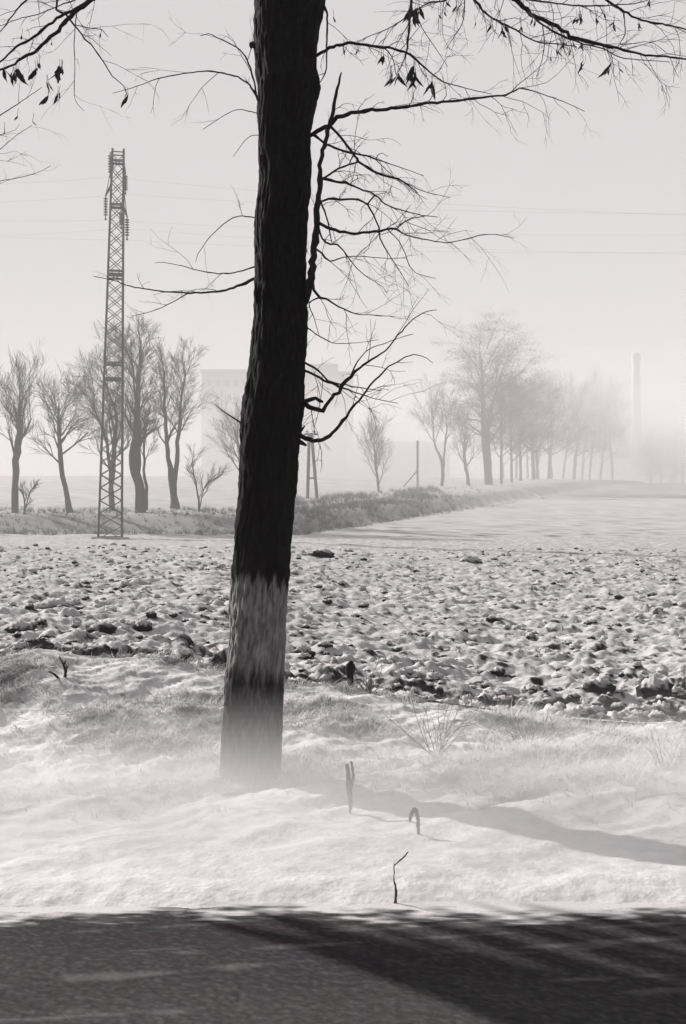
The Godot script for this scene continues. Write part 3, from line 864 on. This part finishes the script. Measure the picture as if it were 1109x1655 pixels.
func build_clods() -> void:
	rng.seed = 9001
	var variants := []
	for k in 3:
		variants.append(clod_mesh(31 + k, [-0.75, -0.1, 0.62][k]))
	var lists := [[], [], []]
	for k in 5200:
		var d := 11.0 + 38.0 * pow(rng.randf(), 2.0)
		var x := rng.randf_range(-1.0, 1.0) * (1.2 + d * 0.42)
		if n2.get_noise_2d(x * 12.0 + 3.0, d * 12.0) + 0.35 * sst(15.0, 11.0, d) < rng.randf_range(-0.25, 0.25):
			continue
		var s := 0.022 + 0.042 * pow(rng.randf(), 2.4)
		s *= 1.0 + 0.02 * (d - 11.0)
		var y := field_h(x, d) + s * 0.05
		var b := Basis(Vector3.UP, rng.randf() * TAU).scaled(Vector3(s * rng.randf_range(0.9, 1.5), s * rng.randf_range(0.9, 1.3), s * rng.randf_range(0.9, 1.3)))
		var pick := 0 if rng.randf() < 0.25 else 1 if rng.randf() < 0.5 else 2
		lists[pick].append(Transform3D(b, Vector3(x, y, -d)))
	for k in 420:
		# the broken edge of the last furrow
		var x := rng.randf_range(-5.0, 5.0)
		var d := 11.05 + absf(rng.randfn()) * 0.35
		if n1.get_noise_2d(x * 12.0, 4.0) < rng.randf_range(-0.45, 0.2):
			continue
		var s := 0.035 + 0.09 * pow(rng.randf(), 1.5)
		if absf(x - 0.07) < 0.22:
			continue
		var b := Basis(Vector3.UP, rng.randf() * TAU).scaled(Vector3(s * rng.randf_range(0.9, 1.5), s, s))
		lists[2 if rng.randf() < 0.65 else 1].append(Transform3D(b, Vector3(x, maxf(field_h(x, d), ground(x, d)) + s * 0.1, -d)))
	var words := ["small snow-capped clods scattered over the ploughed field", "half-bare soil clods scattered over the ploughed field", "dark mostly bare soil clods scattered over the ploughed field"]
	for k in 3:
		multi("soil_clods", words[k], "clods", variants[k], M.soil, lists[k], [])
	# the large clods that stand out
	var big := [[92, 975, 0.17, 1.7, "largest dark clod, broad and overhanging, at the left of the ploughed field"], [112, 990, 0.11, 1.3, "dark clod right in front of the largest clod at the left"], [165, 972, 0.10, 1.4, "snow-topped clod to the right of the largest clod at the left"], [35, 1015, 0.11, 1.5, "dark bare clod at the left end of the furrow edge"], [165, 1015, 0.12, 1.5, "dark clod on the furrow edge left of the trunk"], [232, 1012, 0.09, 1.2, "round dark clod on the furrow edge nearest the trunk's left"], [490, 1052, 0.09, 1.3, "dark clod beside the trunk's right edge at the field border"], [558, 1062, 0.09, 1.6, "dark clod on the field border right above the short post"], [968, 1118, 0.10, 1.4, "dark clod on the field border left of the biggest right-hand clods"], [1060, 1118, 0.13, 1.3, "large dark clod on the field border at the far right"], [1068, 1132, 0.11, 1.2, "dark clod in front of the large far right clod"], [1028, 1148, 0.12, 1.6, "flat dark clod at the foot of the right-hand field border"], [520, 893, 0.17, 2.2, "long dark clod on the far field just right of the trunk"], [760, 900, 0.16, 2.0, "dark clod on the far field under the grove"]]
	for e in big:
		var p := ground_hit(e[0], e[1] + 10)
		var d := -p.z
		var s: float = e[2] * 1.05
		var o := put("earth_clod", variants[2 if rng.randf() < 0.75 else 1], M.soil)
		o.transform = Transform3D(Basis(Vector3.UP, rng.randf() * TAU).scaled(Vector3(s * e[3], s * 1.35, s)), Vector3(p.x, field_h(p.x, d) + s * 0.2, p.z))
		tag(o, e[4], "clod", "large clods that stand out of the field")

func tuft_mesh(blades: int, height: float, spread: float, width: float, seed_value: int, droop: float) -> ArrayMesh:
	rng.seed = seed_value
	var mb := MB.new()
	for k in blades:
		var az := rng.randf() * TAU
		var out := Vector3(cos(az), 0, sin(az))
		var side := Vector3(-sin(az), 0, cos(az)) * width
		var p := out * rng.randf() * spread * 0.35
		var h := height * rng.randf_range(0.5, 1.1)
		var pr := p
		var lean := spread * rng.randf_range(0.4, 1.4)
		var segs := 3
		for j in segs:
			var t := float(j + 1) / segs
			var q := p + out * lean * t * t + Vector3(0, h * (t - droop * t * t), 0)
			var w0 := 1.0 - float(j) / segs
			var w1 := 1.0 - t
			if j < segs - 1:
				mb.quad(pr - side * w0, pr + side * w0, q + side * w1, q - side * w1, Color.WHITE, out + Vector3.UP)
			else:
				mb.flat(pr - side * w0, pr + side * w0, q, Color.WHITE, out + Vector3.UP)
			pr = q
	return mb.mesh()

func build_plants() -> void:
	# frosted grass, flattened on the verge
	var tufts := [tuft_mesh(10, 0.11, 0.13, 0.0022, 1, 0.55), tuft_mesh(8, 0.16, 0.17, 0.0024, 2, 0.6)]
	rng.seed = 4242
	for v in 2:
		var xs := []
		var cs := []
		for k in 13000:
			var d := rng.randf_range(6.2, 10.6)
			var x := rng.randf_range(-1.0, 1.0) * (0.6 + d * 0.42)
			var dens := n2.get_noise_2d(x * 9.0 + 40.0, d * 12.0) + 0.4 * n1.get_noise_2d(x * 20.0, d * 20.0) + 0.18 * sst(0.0, 2.5, x)
			if dens < rng.randf_range(-0.35, 0.3) or sst(6.3, 8.6, d) < rng.randf():
				continue
			var s := rng.randf_range(0.45, 1.1)
			var b := Basis(Vector3(0.3, 0, 1).normalized(), rng.randf_range(0.1, 0.7)) * Basis(Vector3.UP, rng.randf() * TAU)
			xs.append(Transform3D(b.scaled(Vector3.ONE * s), Vector3(x, verge_h(x, d) - 0.01, -d)))
			cs.append(grey(rng.randf_range(0.2, 0.5)))
		multi("frosted_grass", ["short frosted grass lying flat on the snowy verge", "longer bent frosted grass on the snowy verge"][v], "grass", tufts[v], M.blade, xs, cs)
	# dry weeds along the far bank
	var weed := tuft_mesh(14, 0.55, 0.35, 0.008, 5, 0.25)
	rng.seed = 777
	var ws := []
	var wc := []
	for k in 12000:
		var x := rng.randf_range(-34.0, 34.0)
		var b0 := bank_line(x)
		var d := b0 + (-2.0 + 12.0 * pow(rng.randf(), 1.6)) * (1.0 + 0.035 * (b0 - 67.0))
		if n1.get_noise_2d(x * 1.5, d * 1.5) < rng.randf_range(-0.7, 0.1) or rng.randf() < 0.8 * sst(3.0, 16.0, x):
			continue
		var s := (0.3 + 0.75 * pow(rng.randf(), 2.5)) * (1.0 - 0.004 * (b0 - 67.0))
		ws.append(Transform3D(Basis(Vector3.UP, rng.randf() * TAU).scaled(Vector3.ONE * s), Vector3(x, ground(x, d) - 0.05, -d)))
		wc.append(grey(rng.randf_range(0.05, 0.2)))
	for k in 3800:
		# brush on the slope beyond the pole
		var q := P(rng.randf_range(470.0, 730.0), 800.0, 100.0)
		var x := q.x
		var d := bank_line(x) + rng.randf_range(-2.0, 26.0)
		if n1.get_noise_2d(x * 2.5, d * 1.2) < rng.randf_range(-0.3, 0.35):
			continue
		var s := rng.randf_range(0.5, 1.4)
		ws.append(Transform3D(Basis(Vector3.UP, rng.randf() * TAU).scaled(Vector3.ONE * s), Vector3(x, ground(x, d) - 0.05, -d)))
		wc.append(grey(rng.randf_range(0.04, 0.14)))
	multi("dry_weeds", "band of dark dry weeds along the bank behind the pylon", "weeds", weed, M.blade, ws, wc)
	# single plants on the verge
	weed_plant(103, 1104, 0.22, 3, 5.0, "small dark forked weed on the verge left of the trunk", 3)
	weed_plant(597, 1118, 0.32, 14, 1.6, "thin twiggy weed standing right beside the short dark post", 8)
	weed_plant(703, 1216, 0.5, 22, 1.3, "faint bushy weed in the middle of the verge right of the trunk", 12)
	weed_plant(856, 1196, 0.34, 26, 1.4, "dense low weed on the verge under the right-hand clods", 15)
	weed_plant(755, 1160, 0.3, 10, 1.2, "sparse weed stems at the border between verge and field", 19)
	weed_plant(560, 1120, 0.15, 10, 1.3, "short dry weed at the foot of the short dark post", 23)
	weed_plant(1080, 1250, 0.35, 20, 1.2, "bushy weed on the verge at the right edge", 29)
	# stalks
	stalk([[566, 1312, 3], [567, 1295, 7], [564, 1270, 9], [563, 1250, 8], [561, 1236, 5]], [[566, 1275, 6], [571, 1255, 5], [568, 1231, 3]], "dark split dead stalk on the verge right of the tree")
	stalk([[677, 1351, 5], [676, 1335, 6], [675, 1320, 6], [671, 1308, 7], [666, 1314, 8], [662, 1328, 3]], [], "dark dead stalk bent over like a hook in the white mist")
	stalk([[639, 1462, 5], [640, 1440, 5], [637, 1420, 2], [637, 1395, 1.6]], [[638, 1398, 1.4], [648, 1390, 2.5], [660, 1377, 2]], "thin broken stalk rising from the snow at the road edge")
	# short post
	var p := ground_hit(566, 1112)
	var d := -p.z
	var t := thing("short_post", "short black post with a knobbed top at the border of verge and field", "post", Vector3(p.x, verge_h(p.x, d) - 0.02, p.z))
	var mb := MB.new()
	var sc := 1.2 * d / F
	mb.tube([Vector3(0, -0.05, 0), Vector3(0, 8 * sc, 0), Vector3(0.002, 18 * sc, 0), Vector3(-0.003, 27 * sc, 0)], [4.2 * sc, 5.0 * sc, 4.6 * sc, 5.2 * sc], 9, grey(0.02))
	put("shaft", mb.mesh(), M.bark, t)
	mb = MB.new()
	mb.tube([Vector3(0.0, 26 * sc, 0), Vector3(0.0, 30 * sc, 0), Vector3(0.006, 36 * sc, 0), Vector3(0.01, 41 * sc, 0)], [5.0 * sc, 7.4 * sc, 6.4 * sc, 2.5 * sc], 9, grey(0.02))
	put("cap", mb.mesh(), M.bark, t)

func weed_plant(px: float, py: float, h: float, stems: int, w: float, label: String, sd: int) -> void:
	rng.seed = sd
	var p := ground_hit(px, py)
	var d := -p.z
	var mb := MB.new()
	var r0 := w * 0.5 * d / F
	for k in stems:
		var az := rng.randf() * TAU
		var at := Vector3(cos(az), 0, sin(az)) * 0.05 * rng.randf()
		var dir := (Vector3(cos(az), 0, sin(az)) * rng.randf_range(0.1, 0.75) + Vector3.UP).normalized()
		twig(mb, at - dir * 0.03, dir, h * rng.randf_range(0.5, 1.1), r0, 1)
	var o := put("weed", mb.mesh(), M.bark if w > 3.0 else M.dry)
	o.position = Vector3(p.x, verge_h(p.x, d) - 0.01, p.z)
	tag(o, label, "plant", "weeds on the verge")

func stalk(a: Array, b: Array, label: String) -> void:
	rng.seed = 61
	var g := ground_hit(a[0][0], a[0][1])
	var d := -g.z
	var base := P(a[0][0], a[0][1], d)
	base.y = minf(base.y, verge_h(base.x, d) if d > 5.0 else 0.0) - 0.01
	var mb := MB.new()
	for s in [a, b]:
		if s.is_empty():
			continue
		var pts := []
		var z := 0.0
		for e in s:
			pts.append([P(e[0], e[1], d + z) - base, e[2] * 0.5 * d / F])
			z += rng.randf_range(-0.012, 0.012)
		if s == a:
			pts.push_front([Vector3(pts[0][0].x, -0.02, 0), pts[0][1]])
		var cv := curve(pts, 0.008)
		var pp := []
		var rr := []
		for e in cv:
			pp.append(e[0] + Vector3(rng.randfn(), rng.randfn(), rng.randfn()) * 0.0008)
			rr.append(e[1] * rng.randf_range(0.8, 1.2))
		mb.tube(pp, rr, 6, grey(0.02))
	var o := put("dead_stalk", mb.mesh(), M.bark)
	o.position = base
	tag(o, label, "stalk", "dead stalks by the road")

# ------------------------------------------------------------------ everything
func _ready() -> void:
	# --- camera
	var cam := Camera3D.new()
	cam.name = "camera"
	cam.fov = rad_to_deg(2.0 * atan(827.5 / F))
	cam.position = Vector3(0, EYE, 0)
	cam.rotation.x = PITCH
	cam.near = 0.05
	cam.far = 3000.0
	add_child(cam)
	cam.current = true
	# --- sky, air, exposure
	var sky_m := ProceduralSkyMaterial.new()
	sky_m.sky_top_color = grey(0.32).linear_to_srgb()
	sky_m.sky_horizon_color = grey(0.22).linear_to_srgb()
	sky_m.sky_curve = 0.6
	sky_m.ground_bottom_color = grey(0.15).linear_to_srgb()
	sky_m.ground_horizon_color = grey(0.25).linear_to_srgb()
	sky_m.sky_energy_multiplier = 1.0
	sky_m.ground_energy_multiplier = 0.6
	sky_m.sun_angle_max = 1.0
	var sky := Sky.new()
	sky.sky_material = sky_m
	var env := Environment.new()
	env.background_mode = Environment.BG_SKY
	env.sky = sky
	env.tonemap_mode = Environment.TONE_MAPPER_LINEAR
	env.tonemap_exposure = 2.35
	env.fog_enabled = true
	env.fog_density = 0.0005
	env.fog_light_color = Color(1.0, 0.985, 0.99)
	env.volumetric_fog_enabled = true
	env.volumetric_fog_density = 0.0
	env.sdfgi_enabled = true
	env.ssao_enabled = true
	env.ssil_enabled = true
	var we := WorldEnvironment.new()
	we.name = "world_environment"
	we.environment = env
	add_child(we)
	# --- low winter sun, ahead and to the left
	var sun := DirectionalLight3D.new()
	sun.name = "sun"
	sun.light_energy = 1.6
	sun.light_angular_distance = 0.8
	sun.light_color = Color(1.0, 0.985, 0.975)
	sun.shadow_enabled = true
	add_child(sun)
	var az := deg_to_rad(52.0)
	var el := deg_to_rad(29.0)
	var to_sun := Vector3(-sin(az) * cos(el), sin(el), -cos(az) * cos(el))
	sun.look_at_from_position(to_sun * 50.0, Vector3.ZERO, Vector3.UP)

	# --- noises and materials
	n1.seed = 3; n1.frequency = 0.1; n1.fractal_octaves = 3
	n2.seed = 8; n2.frequency = 0.06; n2.fractal_octaves = 2
	n3.seed = 15; n3.frequency = 0.1; n3.fractal_octaves = 2
	nc.seed = 21; nc.noise_type = FastNoiseLite.TYPE_CELLULAR; nc.frequency = 6.4; nc.fractal_type = FastNoiseLite.FRACTAL_NONE
	nc.cellular_return_type = FastNoiseLite.RETURN_DISTANCE; nc.cellular_jitter = 1.0
	nc2.seed = 22; nc2.noise_type = FastNoiseLite.TYPE_CELLULAR; nc2.frequency = 13.0; nc2.fractal_type = FastNoiseLite.FRACTAL_NONE
	nc2.cellular_return_type = FastNoiseLite.RETURN_DISTANCE; nc2.cellular_jitter = 1.0
	grain(mat("snow", 1.0, 0.95, true, 0.15), 0.03, 3.0, 1.3)
	grain(mat("soil", 1.0, 0.95, true, 0.15), 0.03, 4.0, 2.0)
	grain(mat("asphalt", 1.0, 0.95, true, 0.12), 0.04, 1.6, 1.7)
	mat("bark", 1.0, 0.95, true, 0.15)
	mat("far_bark", 1.0, 0.95, true, 0.15)
	mat("leaf", 0.035, 0.8)
	mat("pale_twig", 0.35, 0.8)
	mat("steel", 0.06, 0.7)
	mat("insulator", 0.05, 0.4)
	mat("concrete", 0.3, 0.9)
	mat("pole", 0.07, 0.9)
	mat("render_wall", 0.26, 0.9)
	mat("brick", 0.32, 0.9)
	mat("dark_pane", 0.12, 0.5)
	mat("dry", 0.12, 0.9)
	var blade := mat("blade", 1.0, 0.9, true, 0.15)
	blade.cull_mode = BaseMaterial3D.CULL_DISABLED
	(M.leaf as StandardMaterial3D).cull_mode = BaseMaterial3D.CULL_DISABLED
	var ub := MB.new()
	ub.box(Vector3(-0.5, -0.5, -0.5), Vector3(0.5, 0.5, 0.5))
	M.unit_bar = ub.mesh()
	M.unit_pane = M.unit_bar

	# --- ground: road, verge, field, land beyond
	var rows := PackedFloat32Array()
	var d := 3.0
	while d < 5.32:
		rows.append(d); d += 0.016
	structure("road", sheet(rows, 460, func(_d): return 4.2, func(_x, _d): return 0.0, road_c), M.asphalt)
	var rb := MB.new()
	rb.quad(Vector3(-60, -0.004, 7), Vector3(60, -0.004, 7), Vector3(60, -0.004, -5.3), Vector3(-60, -0.004, -5.3), grey(0.022), Vector3.UP)
	structure("road_beyond_frame", rb.mesh(), M.asphalt)
	rows = PackedFloat32Array()
	d = 4.9
	while d < 10.9:
		rows.append(d); d += 0.022
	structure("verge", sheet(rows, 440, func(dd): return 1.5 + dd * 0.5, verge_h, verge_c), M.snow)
	rows = PackedFloat32Array()
	d = 10.4
	while d < 63.0:
		rows.append(d); d += 0.032 * pow(d / 11.0, 1.5)
	rows.append(63.0)
	structure("field", sheet(rows, 640, func(dd): return 1.5 + dd * 0.5, field_h, field_c), M.snow)
	rows = PackedFloat32Array()
	d = 62.8
	while d < 700.0:
		rows.append(d); d += 0.6 * pow(d / 62.0, 1.7)
	var far_h := func(x, dd): return ground(x, dd) + 0.06 * n1.get_noise_2d(x * 3.0, dd * 3.0) - (0.02 if dd < 63.0 else 0.0)
	var far_c := func(x, dd, _no, _y):
		var b: float = bank_line(x)
		var on: float = sst(b - 1.0, b + 0.5, dd) * (1.0 - sst(b + 3.0, b + 6.0 + 0.25 * (b - 67.0), dd + 3.0 * n1.get_noise_2d(x * 2.0, dd * 2.0)))
		var f: float = n3.get_noise_2d(x * 12.0, dd * 12.0)
		on *= 1.0 - 0.75 * sst(4.0, 20.0, x)
		var speck: float = sst(0.2, 0.4, n1.get_noise_2d(x * 9.0, dd * 5.0)) * sst(90.0, 63.0, dd)
		return grey(lerpf(0.305 + 0.1 * f - 0.18 * speck, 0.17 + 0.07 * f, on * clampf(0.75 + f, 0.0, 1.0)))
	structure("far_ground", sheet(rows, 300, func(dd): return 40.0 + dd * 0.9, far_h, far_c), M.snow)
	var sb := MB.new()
	for s in [-1, 1]:
		sb.quad(Vector3(s * 3.9, -0.02, -5.15), Vector3(s * 420, -0.02, -5.15), Vector3(s * 420, 1.2, -63), Vector3(s * 32, 1.2, -63), grey(0.5), Vector3.UP)
	structure("side_ground", sb.mesh(), M.snow)

	# --- the near tree, then its neighbour that throws the shadow over the road
	build_near_tree()
	build_neighbour()
	build_pylon()
	build_poles()
	build_far_trees()
	build_buildings()
	build_clods()
	build_plants()
	build_mist()

func build_neighbour() -> void:
	# another tree of the avenue, unseen to the left: hanging boughs shaped to shade only the road
	rng.seed = 88
	var base := Vector3(-4.84, 0.0, -6.67)
	var t := thing("roadside_tree", "unseen avenue tree outside the frame at the left, its hanging boughs shaped to cast the road shadow", "tree", base)
	var mb := MB.new()
	var mt := MB.new()
	var pts := []
	var rr := []
	for k in 14:
		var u := k / 13.0
		pts.append(Vector3(0.03 * rng.randfn(), 6.8 * u - 0.1, 0.03 * rng.randfn()))
		rr.append(lerpf(0.17, 0.06, u))
	mb.tube(pts, rr, 12, grey(0.03))
	var across := Vector3(0.616, 0, -0.788)
	var bp := []
	var br := []
	for k in 12:
		var u := k / 11.0
		bp.append(across * 2.75 * u + Vector3(0, 4.6 + 0.9 * sin(u * 2.2), 0))
		br.append(lerpf(0.13, 0.05, u))
	mb.tube(bp, br, 9, grey(0.03))
	var o := {"wander": 0.1, "lift": 0.1, "levels": 3, "kids": [4, 3, 2], "spread": 0.5, "twig": 0.005}
	for e in [[-0.56, 0.10], [-0.36, 0.085], [-0.2, 0.06], [-0.06, 0.09], [0.13, 0.07], [0.27, 0.05], [0.4, 0.08], [0.58, 0.06], [0.7, 0.05]]:
		var foot: Vector3 = across * (1.9 + e[0])
		var h0: float = 2.75 + 0.71 * e[0] + rng.randf_range(-0.12, 0.12)
		var sp := []
		var sr := []
		for k in 10:
			var u := k / 9.0
			sp.append(foot + Vector3(0.035 * rng.randfn(), lerpf(5.3, h0, u), 0.035 * rng.randfn()))
			sr.append(1.45 * e[1] * (1.0 - 0.85 * pow(u, 5.0)) * rng.randf_range(0.8, 1.15))
		mb.tube(sp, sr, 9, grey(0.03))
		for k in 3:
			var a := rng.randf() * TAU
			limb(mb, mt, sp[rng.randi_range(0, 4)], Vector3(cos(a), 0.6, sin(a)).normalized(), rng.randf_range(0.3, 0.6), 0.015, 1, o)
	put("trunk", mb.mesh(), M.far_bark, t)
	put("crown", mt.mesh(), M.far_bark, t)

func build_far_trees() -> void:
	var g := "bare trees along the bank behind the pylon"
	var o := {"d": 73.0, "seed": 1, "limbs": 12, "from": 0.62, "angle": 0.75, "reach": 2.6, "wander": 0.13, "lift": 0.10, "levels": 4, "kids": [5, 5, 4], "spread": 0.55, "twig": 0.009}
	var mk := func(over: Dictionary) -> Dictionary:
		var q := o.duplicate()
		q.merge(over, true)
		return q
	bare_tree("bare_tree", "bare tree with upswept twigs at the left edge of the picture", [[[24, 848, 12], [25, 780, 10.5], [28, 730, 11], [30, 700, 7], [31, 650, 3]]], mk.call({"seed": 3, "from": 0.55, "reach": 2.5, "angle": 0.6, "lift": 0.16}), g)
	bare_tree("sapling", "small forked sapling beside the leftmost bare tree", [[[37, 852, 3.2], [40, 815, 3], [39, 805, 2.6], [33, 790, 1.5]], [[39, 806, 2.2], [48, 795, 1.6], [62, 782, 1]]], mk.call({"d": 71.0, "seed": 4, "limbs": 5, "from": 0.5, "reach": 0.7, "levels": 3, "twig": 0.008}), "saplings along the bank")
	bare_tree("bare_tree", "leaning bare tree with a rounded crown left of the pylon", [[[116, 843, 12], [109, 805, 9], [102, 770, 8], [98, 735, 8], [95, 700, 6], [95, 655, 2.5]]], mk.call({"seed": 5, "from": 0.5, "reach": 2.2, "angle": 1.1, "lift": 0.03, "limbs": 15}), g)
	bare_tree("bare_tree", "bare tree seen through the lattice of the pylon", [[[181, 838, 9], [180, 790, 8], [184, 735, 8], [186, 700, 6.5], [188, 668, 5], [178, 640, 3.5], [160, 590, 1.8]], [[184, 735, 6], [172, 710, 4.5], [160, 680, 3], [150, 650, 1.5]]], mk.call({"d": 75.0, "seed": 6, "from": 0.36, "reach": 2.5, "angle": 1.0, "limbs": 11, "lift": 0.04}), g)
	bare_tree("bare_tree", "thick-trunked bare tree right of the pylon, tallest of the left group", [[[230, 850, 13], [228, 800, 15], [221, 765, 17], [218, 735, 20], [222, 700, 12], [222, 665, 9], [223, 640, 9], [225, 600, 5], [229, 550, 2]], [[222, 645, 5], [216, 610, 3], [206, 570, 2], [203, 560, 1.2]]], mk.call({"d": 74.0, "seed": 7, "from": 0.42, "reach": 1.9, "angle": 0.95, "limbs": 15, "lift": 0.05}), g)
	bare_tree("bare_tree", "slim bare tree close beside the thick trunk right of the pylon", [[[237, 842, 5.5], [237, 800, 5], [234, 760, 4.5], [232, 720, 3.5], [233, 690, 2]]], mk.call({"d": 75.5, "seed": 8, "limbs": 6, "from": 0.6, "reach": 1.4}), g)
	bare_tree("bare_tree", "bare tree forked low into two stems, left of the dark trunk", [[[286, 833, 16], [281, 800, 12], [278, 772, 13], [272, 740, 7], [268, 690, 6], [267, 655, 5], [265, 600, 2]], [[279, 776, 8], [286, 745, 7], [289, 700, 6], [293, 650, 4], [300, 600, 2]]], mk.call({"d": 78.0, "seed": 9, "from": 0.46, "reach": 2.0, "angle": 0.9, "limbs": 12, "lift": 0.06}), g)
	bare_tree("sapling", "young bare sapling between the forked tree and the dark trunk", [[[322, 838, 3.4], [322, 810, 3.2], [320, 792, 2.6], [313, 765, 1.5], [311, 745, 1]], [[321, 796, 2], [332, 785, 1.5], [345, 776, 0.9]]], mk.call({"d": 74.0, "seed": 10, "limbs": 8, "from": 0.45, "reach": 1.1, "levels": 3, "twig": 0.008, "angle": 0.9}), "saplings along the bank")
	bare_tree("bare_tree", "faint bare tree peeking out left of the dark trunk", [[[392, 836, 8], [390, 760, 6], [385, 720, 5], [378, 690, 2]]], mk.call({"d": 98.0, "seed": 11, "limbs": 10, "from": 0.4, "reach": 2.6, "angle": 1.0}), g)
	# right of the trunk, deeper in the mist
	var h := "trees of the misty grove"
	bare_tree("bare_tree", "small faint bare tree left of the strutted pole", [[[613, 818, 5], [611, 780, 4.5], [607, 750, 3.5], [604, 715, 1.5]]], mk.call({"d": 108.0, "seed": 12, "limbs": 12, "from": 0.35, "reach": 2.1, "angle": 0.9}), h)
	bare_tree("bare_tree", "slender bare tree forking upward at the left end of the grove", [[[713, 800, 6], [716, 765, 5.5], [712, 740, 5], [702, 715, 3], [698, 660, 1.5]], [[714, 748, 4], [720, 715, 3], [722, 690, 2], [718, 660, 1]]], mk.call({"d": 128.0, "seed": 13, "limbs": 8, "from": 0.5, "reach": 2.6, "angle": 0.8}), h)
	bare_tree("bare_tree", "low crooked bare tree just left of the tallest tree of the grove", [[[758, 796, 8], [755, 765, 6], [750, 735, 5], [752, 700, 2]]], mk.call({"d": 132.0, "seed": 14, "limbs": 10, "from": 0.4, "reach": 2.8, "angle": 1.0}), h)
	bare_tree("broad_tree", "tallest tree of the grove, with two trunks and layered fans of foliage", [[[790, 797, 11], [785, 740, 9], [781, 690, 8], [780, 640, 6], [779, 590, 3], [776, 576, 1.5]], [[794, 797, 9], [790, 740, 8], [789, 690, 7], [800, 640, 5], [812, 600, 2]]], mk.call({"d": 136.0, "seed": 15, "limbs": 17, "from": 0.40, "reach": 4.4, "angle": 1.3, "lift": 0.0, "wander": 0.14, "levels": 3, "clump": 1.5}), h)
	var rest := [[812, 800, 650, 5, 140.0, "first thin trunk right of the tallest tree"], [826, 800, 660, 5, 147.0, "second thin trunk right of the tallest tree"], [842, 797, 655, 5.5, 155.0, "third trunk right of the tallest tree"], [858, 796, 650, 7, 162.0, "thicker leaning trunk in the middle of the grove"], [872, 795, 648, 6, 170.0, "straight trunk in the middle of the grove"], [884, 796, 650, 6, 180.0, "trunk right of the middle of the grove"], [898, 794, 655, 5, 190.0, "thin trunk in the right half of the grove"], [926, 795, 640, 6, 205.0, "faint tall tree near the right end of the grove"], [950, 793, 665, 4, 222.0, "very faint tree near the right end of the grove"], [990, 790, 650, 4.5, 240.0, "last faint slender tree at the right end of the grove"]]
	rest.append_array([[818, 799, 668, 4, 190.0, "faint trunk behind the first gaps of the grove"], [834, 798, 645, 5, 196.0, "faint tree behind the third trunk of the grove"], [850, 798, 662, 4, 200.0, "faint tree behind the thicker leaning trunk"], [866, 797, 640, 5, 205.0, "faint tall tree behind the middle of the grove"], [908, 797, 662, 4, 212.0, "faint tree filling the gap right of the grove's middle"], [938, 796, 660, 4, 226.0, "faint tree between the last trunks of the grove"], [968, 794, 668, 4, 236.0, "palest tree just before the grove's last tree"]])
	for k in rest.size():
		var e: Array = rest[k]
		rng.seed = 300 + k
		var b := rng.randf_range(-13.0, 13.0)
		e[0] += rng.randf_range(-5.0, 5.0)
		bare_tree("grove_tree", e[5], [[[e[0], e[1], e[3]], [e[0] + b * 0.4, e[1] - 50, e[3] * 0.85], [e[0] + b, e[1] - 95, e[3] * 0.65], [e[0] + b * 0.6, e[2], 1.4]]], mk.call({"d": e[4], "seed": 40 + k, "limbs": 13, "from": 0.36, "reach": 0.021 * e[4], "angle": 1.1, "lift": 0.03, "wander": 0.17, "twig": 0.024}), h)
	# a thicket far right
	for k in 5:
		var x: float = 1050.0 + k * 17.0
		rng.seed = 60 + k
		bare_tree("thicket_shrub", ["leftmost", "second", "middle", "fourth", "rightmost"][k] + " shrub of the pale thicket at the right edge", [[[x, 798, 4], [x + 2, 770, 3.4], [x - 2, 735 - k * 4, 1.5]]], mk.call({"d": 270.0 + k * 6, "seed": 70 + k, "limbs": 12, "from": 0.15, "reach": 4.2, "angle": 0.9, "twig": 0.03}), "pale thicket at the right")

func mist(called: String, label: String, at: Vector3, size: Vector3, density: float, shape: int) -> void:
	var f := FogVolume.new()
	f.name = numbered(called)
	f.shape = shape
	f.size = size
	f.position = at
	var m := FogMaterial.new()
	m.albedo = Color(0.975, 0.96, 0.967)
	m.density = density
	f.material = m
	add_child(f)
	tag(f, label, "mist", "banks and layers of mist")
	f.set_meta("kind", "stuff")

func build_mist() -> void:
	# the bank of winter mist that begins behind the pylon
	mist("mist_bank", "bank of pale winter mist lying over the land behind the pylon", Vector3(0, 7.0, -38.0 - 245.0), Vector3(1000, 44, 490), 0.0052, RenderingServer.FOG_VOLUME_SHAPE_BOX)
	for e in [["outer veil of the thicker mist round the grove at the right", 95.0, 330.0, 46.0, 330.0], ["middle veil of the thicker mist round the grove at the right", 88.0, 230.0, 42.0, 250.0], ["core of the thicker mist round the grove and chimney at the right", 84.0, 150.0, 38.0, 180.0]]:
		mist("mist_bank", e[0], Vector3(e[1], 6.0, -225.0), Vector3(e[2], e[3], e[4]), 0.0019, RenderingServer.FOG_VOLUME_SHAPE_ELLIPSOID)
	# ground mist drifting along the verge beside the road
	for k in 16:
		var q := k / 15.0
		mist("ground_mist", "layer of white ground mist drifting along the verge around the tree foot", Vector3(0.4, 0.05, -6.5 + 0.1 * q), Vector3(24 + 4 * q, 0.30 + 1.2 * q, 2.3 + 0.6 * q), 0.125 * exp(-2.1 * q), RenderingServer.FOG_VOLUME_SHAPE_ELLIPSOID)
